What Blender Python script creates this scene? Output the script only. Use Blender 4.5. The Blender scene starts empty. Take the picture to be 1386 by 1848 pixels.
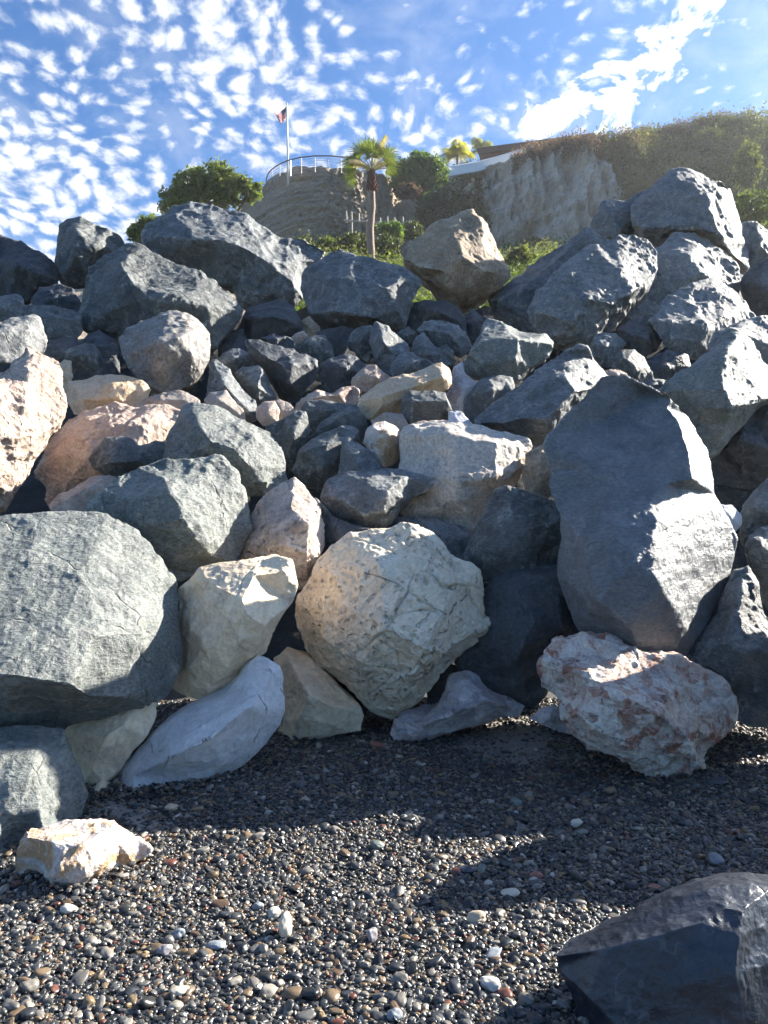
import bpy, bmesh, math, random
import numpy as np
from mathutils import Vector, Matrix
from mathutils.geometry import delaunay_2d_cdt

SC = bpy.context.scene
COL = SC.collection

# ------------------------------------------------------------------ camera, sky, sun, exposure
FPX, CX, CY, EYE = 1390.0, 693.0, 924.0, 1.6        # focal length in photo pixels, principal point, eye height
cam_d = bpy.data.cameras.new('camera'); cam = bpy.data.objects.new('camera', cam_d); COL.objects.link(cam)
cam_d.sensor_fit = 'VERTICAL'; cam_d.sensor_height = 24.0; cam_d.lens = FPX / 1848.0 * 24.0
cam_d.clip_start = 0.05; cam_d.clip_end = 3000
cam.location = (0, 0, EYE); cam.rotation_euler = (math.radians(90), 0, 0)
SC.camera = cam

SUN_AZ, SUN_EL = math.radians(64), math.radians(28.3)   # azimuth measured from +Y towards +X
SUN = Vector((math.sin(SUN_AZ) * math.cos(SUN_EL), math.cos(SUN_AZ) * math.cos(SUN_EL), math.sin(SUN_EL)))
sl = bpy.data.lights.new('sun', 'SUN'); sl.energy = 5.0; sl.angle = math.radians(0.5); sl.color = (1.0, 0.93, 0.82)
so = bpy.data.objects.new('sun', sl); COL.objects.link(so)
so.rotation_euler = SUN.to_track_quat('Z', 'Y').to_euler(); so.location = (20, 12, 20)

SC.view_settings.view_transform = 'Standard'; SC.view_settings.look = 'None'
SC.view_settings.exposure = 2.0; SC.view_settings.gamma = 1.0
SC.view_settings.use_curve_mapping = False
SC.cycles.use_adaptive_sampling = True; SC.cycles.adaptive_threshold = 0.035; SC.cycles.adaptive_min_samples = 16
SC.cycles.max_bounces = 5; SC.cycles.diffuse_bounces = 3; SC.cycles.glossy_bounces = 1; SC.cycles.transparent_max_bounces = 6


SKY_STRENGTH, CLOUD_LUM = 0.05, 6.0

class NT:
    """small helper to write node trees"""
    def __init__(s, tree): s.t = tree; s.n = tree.nodes; s.l = tree.links
    def add(s, typ, inp=None, **kw):
        n = s.n.new(typ)
        for k, v in kw.items(): setattr(n, k, v)
        for k, v in (inp or {}).items():
            if isinstance(v, bpy.types.NodeSocket): s.l.new(v, n.inputs[k])
            else: n.inputs[k].default_value = v
        return n
    def math(s, op, a, b=0.0, c=0.0, clamp=False):
        n = s.n.new('ShaderNodeMath'); n.operation = op; n.use_clamp = clamp
        for i, v in enumerate((a, b, c)):
            if isinstance(v, bpy.types.NodeSocket): s.l.new(v, n.inputs[i])
            else: n.inputs[i].default_value = v
        return n.outputs[0]
    def vmath(s, op, a, b=(0, 0, 0), scale=None):
        n = s.n.new('ShaderNodeVectorMath'); n.operation = op
        for i, v in enumerate((a, b)):
            if isinstance(v, bpy.types.NodeSocket): s.l.new(v, n.inputs[i])
            else: n.inputs[i].default_value = v
        if scale is not None:
            if isinstance(scale, bpy.types.NodeSocket): s.l.new(scale, n.inputs['Scale'])
            else: n.inputs['Scale'].default_value = scale
        return n.outputs['Value'] if op in ('DOT_PRODUCT', 'LENGTH', 'DISTANCE') else n.outputs[0]
    def noise(s, vec, scale, detail=4, rough=0.5, dist=0.0, out=0):
        n = s.add('ShaderNodeTexNoise', {'Vector': vec, 'Scale': scale, 'Detail': detail, 'Roughness': rough, 'Distortion': dist})
        return n.outputs[out]
    def voro(s, vec, scale, feature='F1', out='Distance', rnd=1.0):
        n = s.add('ShaderNodeTexVoronoi', {'Vector': vec, 'Scale': scale, 'Randomness': rnd}, feature=feature)
        return n.outputs[out]
    def ramp(s, fac, stops, mode='LINEAR'):
        n = s.n.new('ShaderNodeValToRGB'); s.l.new(fac, n.inputs[0]); cr = n.color_ramp; cr.interpolation = mode
        while len(cr.elements) < len(stops): cr.elements.new(0.5)
        for e, (p, c) in zip(cr.elements, stops):
            e.position = p; e.color = tuple(c) + (1,) if not isinstance(c, (int, float)) else (c, c, c, 1)
        return n.outputs[0]
    def step(s, v, lo, hi):
        n = s.n.new('ShaderNodeMapRange'); n.interpolation_type = 'SMOOTHSTEP'; n.clamp = True
        s.l.new(v, n.inputs[0]); n.inputs[1].default_value = lo; n.inputs[2].default_value = hi
        return n.outputs[0]
    def mix(s, fac, a, b, mode='MIX'):
        n = s.n.new('ShaderNodeMix'); n.data_type = 'RGBA'; n.blend_type = mode; n.clamp_factor = True
        for k, v in ((0, fac), (6, a), (7, b)):
            if isinstance(v, bpy.types.NodeSocket): s.l.new(v, n.inputs[k])
            elif k == 0: n.inputs[k].default_value = v
            else: n.inputs[k].default_value = tuple(v) + (1,) if len(v) == 3 else v
        return n.outputs[2]


def build_world():
    w = bpy.data.worlds.new('World'); SC.world = w; w.use_nodes = True
    T = NT(w.node_tree); T.n.clear()
    out = T.add('ShaderNodeOutputWorld')
    sky = T.add('ShaderNodeTexSky', sky_type='NISHITA', sun_disc=False)
    sky.sun_elevation = SUN_EL; sky.sun_rotation = SUN_AZ; sky.altitude = 0
    sky.air_density = 1.0; sky.dust_density = 0.5; sky.ozone_density = 3.5
    co = T.add('ShaderNodeTexCoord').outputs['Generated']
    d = T.vmath('NORMALIZE', co)
    sep = T.add('ShaderNodeSeparateXYZ', {0: d})
    z = T.math('ADD', T.math('MAXIMUM', sep.outputs[2], 0.0), 0.30)
    u = T.math('DIVIDE', sep.outputs[0], z); v = T.math('DIVIDE', sep.outputs[1], z)
    p = T.add('ShaderNodeCombineXYZ', {0: u, 1: v, 2: 0.0}).outputs[0]
    def n2(vec, sc, det, ro, di=0.0, out=0):
        n = T.add('ShaderNodeTexNoise', {'Vector': vec, 'Scale': sc, 'Detail': det, 'Roughness': ro, 'Distortion': di}, noise_dimensions='2D'); return n.outputs[out]
    # altocumulus: rounded puffs in loose rows whose cover is steered by a broad field
    warp = n2(p, 5.0, 2, 0.5, 0, 1)
    pw = T.vmath('ADD', p, T.vmath('SCALE', T.vmath('SUBTRACT', warp, (0.5, 0.5, 0.5)), scale=0.08))
    vo = T.add('ShaderNodeTexVoronoi', {'Vector': T.vmath('MULTIPLY', pw, (1.0, 0.9, 1)), 'Scale': 28.0, 'Randomness': 0.9}, feature='F1', voronoi_dimensions='2D')
    cells = vo.outputs['Distance']
    puff = n2(pw, 36.0, 5, 0.60, 0.0)
    broad = n2(T.vmath('ADD', p, (3.3, 1.2, 0)), 2.8, 2, 0.5)
    wisps = n2(T.vmath('MULTIPLY', pw, (1.0, 0.8, 1)), 8.0, 5, 0.62, 0.2)
    f = T.math('ADD', T.math('MULTIPLY', T.math('SUBTRACT', puff, 0.5), 1.15), T.math('MULTIPLY', T.math('SUBTRACT', 0.40, cells), 0.78))
    f = T.math('ADD', f, T.math('MULTIPLY', T.math('SUBTRACT', broad, 0.48), 0.85))
    # the cover thickens to the left and low down, thins out to the right
    lay = T.math('ADD', T.math('MULTIPLY', T.math('SUBTRACT', 0.05, u), 0.24), T.math('MULTIPLY', T.math('SUBTRACT', v, 1.18), 0.30))
    f = T.math('ADD', f, lay)
    # one ragged bright bank of cloud towards the sun
    dx = T.math('SUBTRACT', u, 0.345); dy = T.math('SUBTRACT', v, 1.08)
    wob = T.math('MULTIPLY', T.math('SUBTRACT', wisps, 0.5), 0.46)
    ax = T.math('ADD', T.math('ADD', dx, T.math('MULTIPLY', dy, 0.30)), wob)
    bank = T.math('ADD', T.math('MULTIPLY', T.math('MULTIPLY', ax, ax), 420.0), T.math('MULTIPLY', T.math('MULTIPLY', dy, dy), 18.0))
    bank = T.math('SUBTRACT', 1.0, bank, clamp=True)
    clear = T.step(u, 0.30, 0.46)
    f = T.math('SUBTRACT', f, T.math('MULTIPLY', clear, 0.30))
    dens = T.math('POWER', T.step(f, -0.18, 0.46), 1.5)
    bk = T.math('MULTIPLY', T.math('POWER', T.step(bank, 0.0, 0.95), 1.3), T.math('ADD', 0.10, T.math('MULTIPLY', wisps, 1.7)), clamp=True)
    dens = T.math('MAXIMUM', dens, bk)
    veil = T.math('MULTIPLY', T.step(wisps, 0.40, 0.8), 0.22)
    dens = T.math('MAXIMUM', dens, veil)
    fade = T.step(sep.outputs[2], 0.02, 0.16)
    dens = T.math('MULTIPLY', dens, fade)
    # clouds scatter forward: brighter towards the sun
    ca = T.math('MAXIMUM', T.vmath('DOT_PRODUCT', d, tuple(SUN)), 0.0)
    glow = T.math('POWER', ca, 6.0)
    lum = T.math('ADD', CLOUD_LUM, T.math('MULTIPLY', glow, 5.0))
    cloud = T.vmath('SCALE', (0.95, 0.99, 1.04), scale=lum)
    sk = T.mix(1.0, sky.outputs[0], (0.50, 0.79, 1.06), 'MULTIPLY')
    hz = T.vmath('SCALE', (1.0, 0.99, 0.96), scale=T.math('MULTIPLY', T.math('POWER', ca, 11.0), 2.6))
    sk = T.vmath('ADD', sk, hz)
    colr = T.mix(dens, sk, cloud)
    bg = T.add('ShaderNodeBackground', {'Color': colr, 'Strength': SKY_STRENGTH})
    T.l.new(bg.outputs[0], out.inputs[0])

build_world()

# ------------------------------------------------------------------ helpers
def P(x, y, d):
    """point seen at photo pixel (x, y) at distance d in front of the eye"""
    return Vector(((x - CX) / FPX * d, d, EYE - (y - CY) / FPX * d))

def tag(o, label=None, cat=None, group=None, kind=None):
    if label: o['label'] = label
    if cat: o['category'] = cat
    if group: o['group'] = group
    if kind: o['kind'] = kind
    return o

def mesh_np(name, verts, faces, mat=None, parent=None, smooth=False, loc=None):
    verts = np.asarray(verts, dtype=np.float32)
    me = bpy.data.meshes.new(name)
    if isinstance(faces, np.ndarray):
        k = faces.shape[1]; nf = faces.shape[0]
        me.vertices.add(len(verts)); me.vertices.foreach_set('co', verts.ravel())
        me.loops.add(nf * k); me.loops.foreach_set('vertex_index', faces.astype(np.int32).ravel())
        me.polygons.add(nf); me.polygons.foreach_set('loop_start', np.arange(0, nf * k, k, dtype=np.int32))
        me.update(calc_edges=True)
    else:
        me.from_pydata([tuple(v) for v in verts], [], faces); me.update()
    me.validate()
    if smooth: me.polygons.foreach_set('use_smooth', np.ones(len(me.polygons), dtype=bool))
    if mat: me.materials.append(mat)
    o = bpy.data.objects.new(name, me); COL.objects.link(o)
    if parent: o.parent = parent
    if loc is not None: o.location = loc
    return o

def empty(name, loc):
    o = bpy.data.objects.new(name, None); COL.objects.link(o); o.location = loc; o.empty_display_size = 0.2
    return o

# --- vectorised gradient noise
_r = np.random.RandomState(7)
_G = _r.normal(size=(256, 3)); _G /= np.linalg.norm(_G, axis=1, keepdims=True); _G = _G.astype(np.float32)
_PERM = np.concatenate([_r.permutation(256)] * 3).astype(np.int32)
def pnoise(p):
    p = p.astype(np.float32)
    i = np.floor(p).astype(np.int32); f = p - i.astype(np.float32); i &= 255
    w = f * f * f * (f * (f * 6 - 15) + 10)
    res = 0.0
    for a in (0, 1):
        wa = w[:, 0] if a else 1 - w[:, 0]
        for b in (0, 1):
            wb = w[:, 1] if b else 1 - w[:, 1]
            for c in (0, 1):
                wc = w[:, 2] if c else 1 - w[:, 2]
                h = _PERM[_PERM[_PERM[(i[:, 0] + a) & 255] + ((i[:, 1] + b) & 255)] + ((i[:, 2] + c) & 255)]
                g = _G[h]
                res = res + wa * wb * wc * (g[:, 0] * (f[:, 0] - a) + g[:, 1] * (f[:, 1] - b) + g[:, 2] * (f[:, 2] - c))
    return res * 1.6
def fbm(p, oct=4, gain=0.5):
    s = 0.0; a = 1.0
    for k in range(oct):
        s = s + a * pnoise(p * (2.03 ** k) + 17.3 * k); a *= gain
    return s
def ridged(p, oct=4, gain=0.5):
    s = 0.0; a = 1.0
    for k in range(oct):
        s = s + a * (1 - np.abs(pnoise(p * (2.03 ** k) + 9.1 * k)) * 2); a *= gain
    return s
def worley(p, seed=0):
    """nearest cell: distance, offset vector, a random vector per cell, F2-F1"""
    i = np.floor(p).astype(np.int32)
    n = len(p); d1 = np.full(n, 9.0); d2 = np.full(n, 9.0); off = np.zeros((n, 3)); rv = np.zeros((n, 3))
    for a in (-1, 0, 1):
        for b in (-1, 0, 1):
            for c in (-1, 0, 1):
                q = i + (a, b, c)
                h = _PERM[_PERM[_PERM[(q[:, 0] + seed) & 255] + (q[:, 1] & 255)] + (q[:, 2] & 255)]
                cpt = q + 0.5 + 0.42 * _G[h]
                dv = p - cpt; dd = (dv * dv).sum(1)
                near = dd < d1
                d2 = np.where(near, d1, np.minimum(d2, dd)); d1 = np.where(near, dd, d1)
                off[near] = dv[near]; rv[near] = _G[(h[near] * 7 + 31) & 255]
    return np.sqrt(d1), off, rv, np.sqrt(d2) - np.sqrt(d1)

# ------------------------------------------------------------------ materials
def new_mat(name):
    m = bpy.data.materials.new(name); m.use_nodes = True
    T = NT(m.node_tree); T.n.clear()
    out = T.add('ShaderNodeOutputMaterial'); b = T.add('ShaderNodeBsdfPrincipled')
    T.l.new(b.outputs[0], out.inputs[0])
    return m, T, b

def rock_mat(name, c1, c2, c3, grain=0.35, vein=(0.4, 0.42, 0.44), vein_amt=0.35, patch=None, patch_amt=0.5, pits=0.0,
             crack=0.3, rough=0.7, spec=0.35, bump=0.5, scale=1.0, streak=0.0, dark=1.0, thr=.52, clast=None):
    m, T, b = new_mat(name)
    c1, c2, c3 = [tuple(v * dark for v in c) for c in (c1, c2, c3)]
    co = T.add('ShaderNodeTexCoord').outputs['Object']
    rnd = T.add('ShaderNodeObjectInfo').outputs['Random']
    ofs = T.vmath('SCALE', (37.1, 61.7, 23.9), scale=rnd)
    p = T.vmath('SCALE', T.vmath('ADD', co, ofs), scale=scale)
    wn = T.add('ShaderNodeTexNoise', {'Vector': p, 'Scale': 2.6, 'Detail': 3, 'Roughness': .6})
    big, wv = wn.outputs[0], wn.outputs[1]
    mid = T.noise(p, 8.0, 4, 0.62, 0.6)
    gp_ = T.vmath('MULTIPLY', p, (1.0, 1.0, 1.9)) if streak else p
    fine = T.noise(gp_, 34.0, 4, 0.78)
    col = T.mix(T.step(big, 0.38, 0.62), c1, c2)
    col = T.mix(T.math('MULTIPLY', T.step(mid, 0.46, 0.68), 0.8), col, c3)
    if patch:
        pn = T.noise(T.vmath('ADD', p, (5, 3, 9)), 2.3, 4, 0.62, 1.2)
        col = T.mix(T.math('MULTIPLY', T.step(pn, thr, thr + .10), patch_amt), col, patch)
    if clast:
        cw = T.vmath('ADD', T.vmath('MULTIPLY', p, (1.0, 1.0, 1.6)), T.vmath('SCALE', wv, scale=.5))
        cr = T.add('ShaderNodeSeparateColor', {0: T.voro(cw, 6.5, 'F1', 'Color')}).outputs[0]
        col = T.mix(T.math('MULTIPLY', T.step(mid, .36, .56), .72), col, T.ramp(cr, clast, 'CONSTANT'))
    gv = T.math('MAXIMUM', T.math('ADD', 1.0, T.math('MULTIPLY', T.math('SUBTRACT', fine, 0.5), grain * 5.0)), 0.25)
    col = T.mix(1.0, col, T.add('ShaderNodeCombineColor', {0: gv, 1: gv, 2: gv}).outputs[0], 'MULTIPLY')
    if vein_amt > 0:
        vw = T.vmath('ADD', p, T.vmath('SCALE', wv, scale=0.9))
        vn = T.noise(T.vmath('MULTIPLY', vw, (1.0, 0.8, 1.5)), 2.4, 2, 0.55)
        vv = T.math('ABSOLUTE', T.math('SUBTRACT', vn, 0.5))
        vm = T.math('MULTIPLY', T.math('SUBTRACT', 1.0, T.step(vv, 0.001, 0.014)), T.step(mid, 0.40, 0.62))
        vcl = T.math('MULTIPLY', T.step(T.noise(p, 3.1, 5, 0.75, 1.5), 0.56, 0.74), 0.55)
        col = T.mix(T.math('MULTIPLY', T.math('MAXIMUM', vm, vcl), vein_amt), col, vein)
    wc = T.vmath('ADD', T.vmath('MULTIPLY', p, (1.0, 1.3, .7)), T.vmath('SCALE', wv, scale=0.16))
    cv = T.voro(wc, 1.5, 'DISTANCE_TO_EDGE')
    cm = T.math('MULTIPLY', T.math('SUBTRACT', 1.0, T.step(cv, 0.001, 0.010)), T.step(mid, 0.48, 0.60))
    col = T.mix(T.math('MULTIPLY', cm, crack), col, tuple(0.28 * v for v in c1))
    h = T.math('ADD', T.math('MULTIPLY', fine, 0.55), T.math('MULTIPLY', T.noise(p, 15.0, 3, 0.65, 0.4), 0.75))
    h = T.math('SUBTRACT', h, T.math('MULTIPLY', cm, 0.4))
    if streak:
        sn = T.noise(T.vmath('MULTIPLY', T.vmath('ADD', p, T.vmath('SCALE', wv, scale=0.06)), (3.0, 3.0, 22.0)), 1.6, 3, 0.65)
        h = T.math('ADD', h, T.math('MULTIPLY', sn, streak))
        ks = T.math('ADD', 1 - .45 * streak, T.math('MULTIPLY', sn, .9 * streak))
        col = T.mix(1.0, col, T.add('ShaderNodeCombineColor', {0: ks, 1: ks, 2: ks}).outputs[0], 'MULTIPLY')
    if pits:
        pv = T.voro(T.vmath('ADD', p, T.vmath('SCALE', wv, scale=0.3)), 17.0, 'F1')
        pm = T.math('MULTIPLY', T.math('SUBTRACT', 1.0, T.step(pv, 0.14, 0.34)), T.step(T.noise(T.vmath('ADD', p, (8, 1, 2)), 3.2, 2), 0.47, 0.58))
        h = T.math('SUBTRACT', h, T.math('MULTIPLY', pm, 1.6 * pits))
    # broken arrises and grains are scuffed paler, hollows are coloured darker
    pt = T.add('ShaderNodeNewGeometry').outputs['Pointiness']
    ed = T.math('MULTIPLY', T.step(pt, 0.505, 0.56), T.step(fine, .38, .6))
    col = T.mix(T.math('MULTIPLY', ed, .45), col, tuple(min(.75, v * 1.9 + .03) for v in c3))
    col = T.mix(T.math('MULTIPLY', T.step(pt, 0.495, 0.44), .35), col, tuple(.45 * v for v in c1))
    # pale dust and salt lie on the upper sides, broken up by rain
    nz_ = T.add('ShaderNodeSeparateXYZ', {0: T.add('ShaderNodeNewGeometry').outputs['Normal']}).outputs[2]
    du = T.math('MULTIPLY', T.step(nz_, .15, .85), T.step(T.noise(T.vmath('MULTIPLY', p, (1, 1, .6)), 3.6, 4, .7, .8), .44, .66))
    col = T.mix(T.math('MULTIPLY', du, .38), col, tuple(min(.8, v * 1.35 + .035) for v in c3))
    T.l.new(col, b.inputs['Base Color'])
    rg = T.math('ADD', rough, T.math('MULTIPLY', T.math('SUBTRACT', mid, 0.5), 0.35), clamp=True)
    T.l.new(rg, b.inputs['Roughness']); b.inputs['Specular IOR Level'].default_value = spec
    bp = T.add('ShaderNodeBump', {'Strength': bump, 'Distance': 0.035, 'Height': h})
    T.l.new(bp.outputs[0], b.inputs['Normal'])
    return m
M = {}
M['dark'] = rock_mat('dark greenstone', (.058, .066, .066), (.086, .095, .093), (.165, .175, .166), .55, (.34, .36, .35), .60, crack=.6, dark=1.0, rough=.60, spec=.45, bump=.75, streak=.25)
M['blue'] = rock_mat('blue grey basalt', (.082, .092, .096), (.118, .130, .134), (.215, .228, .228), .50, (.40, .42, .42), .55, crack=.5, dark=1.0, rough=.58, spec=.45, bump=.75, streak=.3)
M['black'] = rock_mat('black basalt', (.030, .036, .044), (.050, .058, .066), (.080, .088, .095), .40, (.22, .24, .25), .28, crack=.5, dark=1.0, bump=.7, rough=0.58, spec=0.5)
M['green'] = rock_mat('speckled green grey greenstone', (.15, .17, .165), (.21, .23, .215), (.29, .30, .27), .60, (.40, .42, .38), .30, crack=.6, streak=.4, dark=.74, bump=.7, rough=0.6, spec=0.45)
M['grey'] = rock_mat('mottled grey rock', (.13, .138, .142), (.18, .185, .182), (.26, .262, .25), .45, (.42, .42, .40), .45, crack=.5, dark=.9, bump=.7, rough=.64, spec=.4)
M['granite'] = rock_mat('brown grey granite', (.17, .162, .152), (.22, .208, .192), (.29, .275, .25), .50, (.40, .36, .32), .30, patch=(.20, .15, .115), patch_amt=.4, crack=.5, rough=0.65, spec=0.4)
M['brown'] = rock_mat('brown sandstone', (.27, .19, .12), (.33, .24, .155), (.45, .345, .24), .40, (.5, .42, .34), .55, patch=(.17, .125, .09), patch_amt=.5, crack=.7)
M['cream'] = rock_mat('cream limestone', (.82, .675, .49), (.84, .72, .555), (.70, .565, .40), .22, (.84, .78, .68), .5, patch=(.53, .41, .31), patch_amt=.5, pits=1.0, crack=1.0, rough=.75, bump=.85)
M['smooth'] = rock_mat('worn pale limestone', (.78, .62, .42), (.81, .66, .47), (.67, .51, .35), .18, (.78, .70, .58), .3, patch=(.50, .39, .30), patch_amt=.5, crack=.45, bump=.4)
M['blueslab'] = rock_mat('smooth blue white marble', (.58, .57, .565), (.64, .63, .62), (.69, .68, .67), .20, (.72, .73, .75), .3, patch=(.46, .46, .48), patch_amt=.4, crack=.9, bump=.4)
M['pinkcream'] = rock_mat('pink cream limestone', (.42, .32, .255), (.48, .39, .32), (.34, .245, .20), .30, (.64, .58, .52), .5, patch=(.40, .25, .19), patch_amt=.5, pits=.35, crack=.6, bump=.75)
M['bigcream'] = rock_mat('pale weathered limestone with grey crust', (.50, .44, .375), (.55, .48, .40), (.36, .335, .30), .42, (.62, .57, .5), .4, patch=(.60, .48, .385), patch_amt=.6, crack=.6)
M['tan'] = rock_mat('orange tan sandstone', (.54, .40, .265), (.60, .47, .33), (.45, .335, .235), .25, (.68, .58, .46), .4, patch=(.60, .37, .17), patch_amt=.35, crack=.5)
M['pitted'] = rock_mat('pitted mauve brown limestone', (.46, .38, .325), (.53, .455, .40), (.34, .265, .22), .32, (.58, .54, .5), .6, patch=(.17, .125, .10), patch_amt=.45, pits=1.0, crack=.6, bump=.8)
M['breccia'] = rock_mat('red and white breccia', (.62, .52, .44), (.68, .60, .52), (.42, .29, .22), .30, (.62, .60, .60), .75, patch=(.30, .10, .065), patch_amt=.85, crack=.8, bump=.9, scale=1.5, thr=.49, clast=[(0, (.52, .41, .34)), (.22, (.76, .71, .64)), (.44, (.42, .40, .38)), (.54, (.34, .115, .06)), (.66, (.64, .49, .39)), (.80, (.80, .75, .68)), (.95, (.20, .10, .07))])
M['mauve'] = rock_mat('banded mauve quartzite', (.50, .43, .41), (.57, .51, .49), (.31, .235, .22), .25, (.6, .58, .58), .6, patch=(.22, .18, .18), patch_amt=.6, crack=.6, scale=1.5, clast=[(0, (.50, .43, .42)), (.3, (.64, .60, .59)), (.55, (.33, .30, .32)), (.75, (.42, .31, .30)), (.9, (.66, .63, .62))])
M['orange'] = rock_mat('white quartz rock with rust orange stain', (.54, .46, .41), (.60, .53, .475), (.46, .38, .34), .22, (.68, .64, .6), .5, patch=(.46, .27, .12), patch_amt=.85, crack=.5, scale=1.7, bump=.6, thr=.475)
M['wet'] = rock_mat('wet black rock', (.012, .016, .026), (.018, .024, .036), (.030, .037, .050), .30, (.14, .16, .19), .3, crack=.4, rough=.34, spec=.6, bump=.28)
M['white'] = rock_mat('white quartzite', (.50, .50, .53), (.58, .58, .61), (.45, .44, .47), .15, (.66, .66, .68), .3, crack=.4)
M['taupe'] = rock_mat('taupe limestone', (.27, .235, .205), (.33, .29, .255), (.22, .185, .16), .30, (.42, .38, .34), .4, patch=(.30, .21, .15), patch_amt=.4, crack=.6)

def ground_mats():
    m, T, b = new_mat('dark wet sand')
    co = T.add('ShaderNodeTexCoord').outputs['Object']
    n = T.noise(co, 1.1, 4, 0.6); f = T.noise(co, 260, 3, 0.7)
    c = T.ramp(n, [(.35, (.030, .030, .030)), (.65, (.062, .060, .056))])
    c = T.mix(T.step(f, .5, .75), c, (.16, .15, .135))
    T.l.new(c, b.inputs['Base Color']); b.inputs['Roughness'].default_value = .75
    bp = T.add('ShaderNodeBump', {'Strength': .6, 'Distance': .01, 'Height': T.noise(co, 90, 4, .7)}); T.l.new(bp.outputs[0], b.inputs['Normal'])
    M['sand'] = m
    m, T, b = new_mat('pale drift sand')
    co = T.add('ShaderNodeTexCoord').outputs['Object']
    f = T.noise(co, 320, 3, 0.7); n = T.noise(co, 6, 4, .6)
    c = T.mix(T.step(n, .35, .65), (.20, .19, .175), (.27, .25, .22))
    c = T.mix(T.step(f, .45, .7), c, (.40, .37, .32)); c = T.mix(T.step(f, .56, .36), c, (.10, .095, .09))
    T.l.new(c, b.inputs['Base Color']); b.inputs['Roughness'].default_value = .85
    M['drift'] = m
    m, T, b = new_mat('dark rubble soil')
    co = T.add('ShaderNodeTexCoord').outputs['Object']
    n = T.noise(co, 3.0, 5, 0.65)
    T.l.new(T.ramp(n, [(.3, (.012, .013, .014)), (.7, (.032, .033, .033))]), b.inputs['Base Color']); b.inputs['Roughness'].default_value = .9
    bp = T.add('ShaderNodeBump', {'Strength': .8, 'Distance': .06, 'Height': T.noise(co, 9, 5, .6)}); T.l.new(bp.outputs[0], b.inputs['Normal'])
    M['rubble'] = m
    # pebbles: one colour for each pebble
    m, T, b = new_mat('beach pebbles')
    r = T.add('ShaderNodeObjectInfo').outputs['Random']
    c = T.ramp(r, [(0, (.030, .036, .044)), (.18, (.048, .054, .062)), (.33, (.036, .038, .038)), (.46, (.090, .092, .092)), (.55, (.15, .15, .145)),
                   (.63, (.22, .205, .18)), (.71, (.32, .295, .25)), (.77, (.23, .165, .10)), (.84, (.15, .095, .060)), (.895, (.30, .205, .105)), (.93, (.20, .08, .055)), (.955, (.42, .385, .32)), (.985, (.62, .59, .53))], 'CONSTANT')
    co = T.add('ShaderNodeTexCoord').outputs['Object']
    p = T.vmath('ADD', co, T.vmath('SCALE', (53., 31., 77.), scale=r))
    n = T.noise(p, 1.6, 4, .65, .6)
    k = T.math('ADD', .36, T.math('MULTIPLY', n, .46))
    c = T.mix(1.0, c, T.add('ShaderNodeCombineColor', {0: k, 1: k, 2: k}).outputs[0], 'MULTIPLY')
    T.l.new(c, b.inputs['Base Color']); b.inputs['Roughness'].default_value = .36; b.inputs['Specular IOR Level'].default_value = .5
    M['pebble'] = m

ground_mats()

def plain(name, c, rough=.6, spec=.3, var=.25, scale=12, metal=0.0, island=0.0, c2=None, trans=0.0):
    m, T, b = new_mat(name)
    co = T.add('ShaderNodeTexCoord').outputs['Object']
    n = T.noise(co, scale, 4, .6)
    k = T.math('ADD', 1 - var / 2, T.math('MULTIPLY', n, var))
    base = c
    if c2 is not None:
        src = T.add('ShaderNodeNewGeometry').outputs['Random Per Island'] if island else n
        base = T.mix(src, c, c2)
    col = T.mix(1.0, base, T.add('ShaderNodeCombineColor', {0: k, 1: k, 2: k}).outputs[0], 'MULTIPLY')
    T.l.new(col, b.inputs['Base Color']); b.inputs['Roughness'].default_value = rough
    b.inputs['Specular IOR Level'].default_value = spec; b.inputs['Metallic'].default_value = metal
    if trans:
        # thin leaves let some light through
        out = [x for x in T.n if x.type == 'OUTPUT_MATERIAL'][0]
        tr = T.add('ShaderNodeBsdfTranslucent', {'Color': T.mix(1.0, col, (1.5, 1.5, .7), 'MULTIPLY')})
        mx = T.add('ShaderNodeMixShader', {0: trans, 1: b.outputs[0], 2: tr.outputs[0]})
        T.l.new(mx.outputs[0], out.inputs[0])
    return m

M['leaf_oak'] = plain('olive oak leaf', (.085, .12, .035), .55, .3, .5, 1.2, island=1, c2=(.18, .225, .065), trans=.4)
M['leaf_green'] = plain('bright green leaf', (.055, .11, .022), .5, .35, .5, 1.2, island=1, c2=(.15, .23, .05), trans=.4)
M['leaf_scrub'] = plain('dry scrub leaf', (.060, .080, .028), .7, .2, .6, .45, island=1, c2=(.175, .19, .07), trans=.35)
M['leaf_dry'] = plain('dry brown brush', (.095, .065, .058), .8, .15, .5, .5, island=1, c2=(.20, .135, .12), trans=.3)
M['leaf_ice'] = plain('fresh ground cover leaf', (.05, .082, .020), .55, .3, .5, .8, island=1, c2=(.13, .175, .045), trans=.4)
M['leaf_dark'] = plain('dark scrub leaf', (.040, .058, .024), .6, .25, .5, .8, island=1, c2=(.10, .125, .045), trans=.3)
M['frond'] = plain('palm frond', (.05, .085, .018), .5, .35, .4, 2, island=1, c2=(.17, .20, .045), trans=.4)
M['frond_dry'] = plain('dry palm frond', (.26, .21, .11), .7, .2, .4, 2, island=1, c2=(.42, .36, .20), trans=.35)
M['frond_yellow'] = plain('yellow green palm frond', (.26, .27, .05), .6, .3, .4, 2, island=1, c2=(.44, .42, .11), trans=.4)
M['frond_grey'] = plain('grey green palm frond', (.16, .19, .12), .6, .3, .4, 2, island=1, c2=(.28, .31, .19), trans=.35)
M['petiole'] = plain('pale palm stalk', (.36, .33, .15), .6, .3, .3, 6)
M['bark'] = plain('grey brown bark', (.11, .085, .06), .85, .15, .6, 14)
M['palm_bark'] = plain('weathered palm bark', (.30, .22, .165), .8, .2, .45, 9, c2=(.21, .145, .11))
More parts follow.
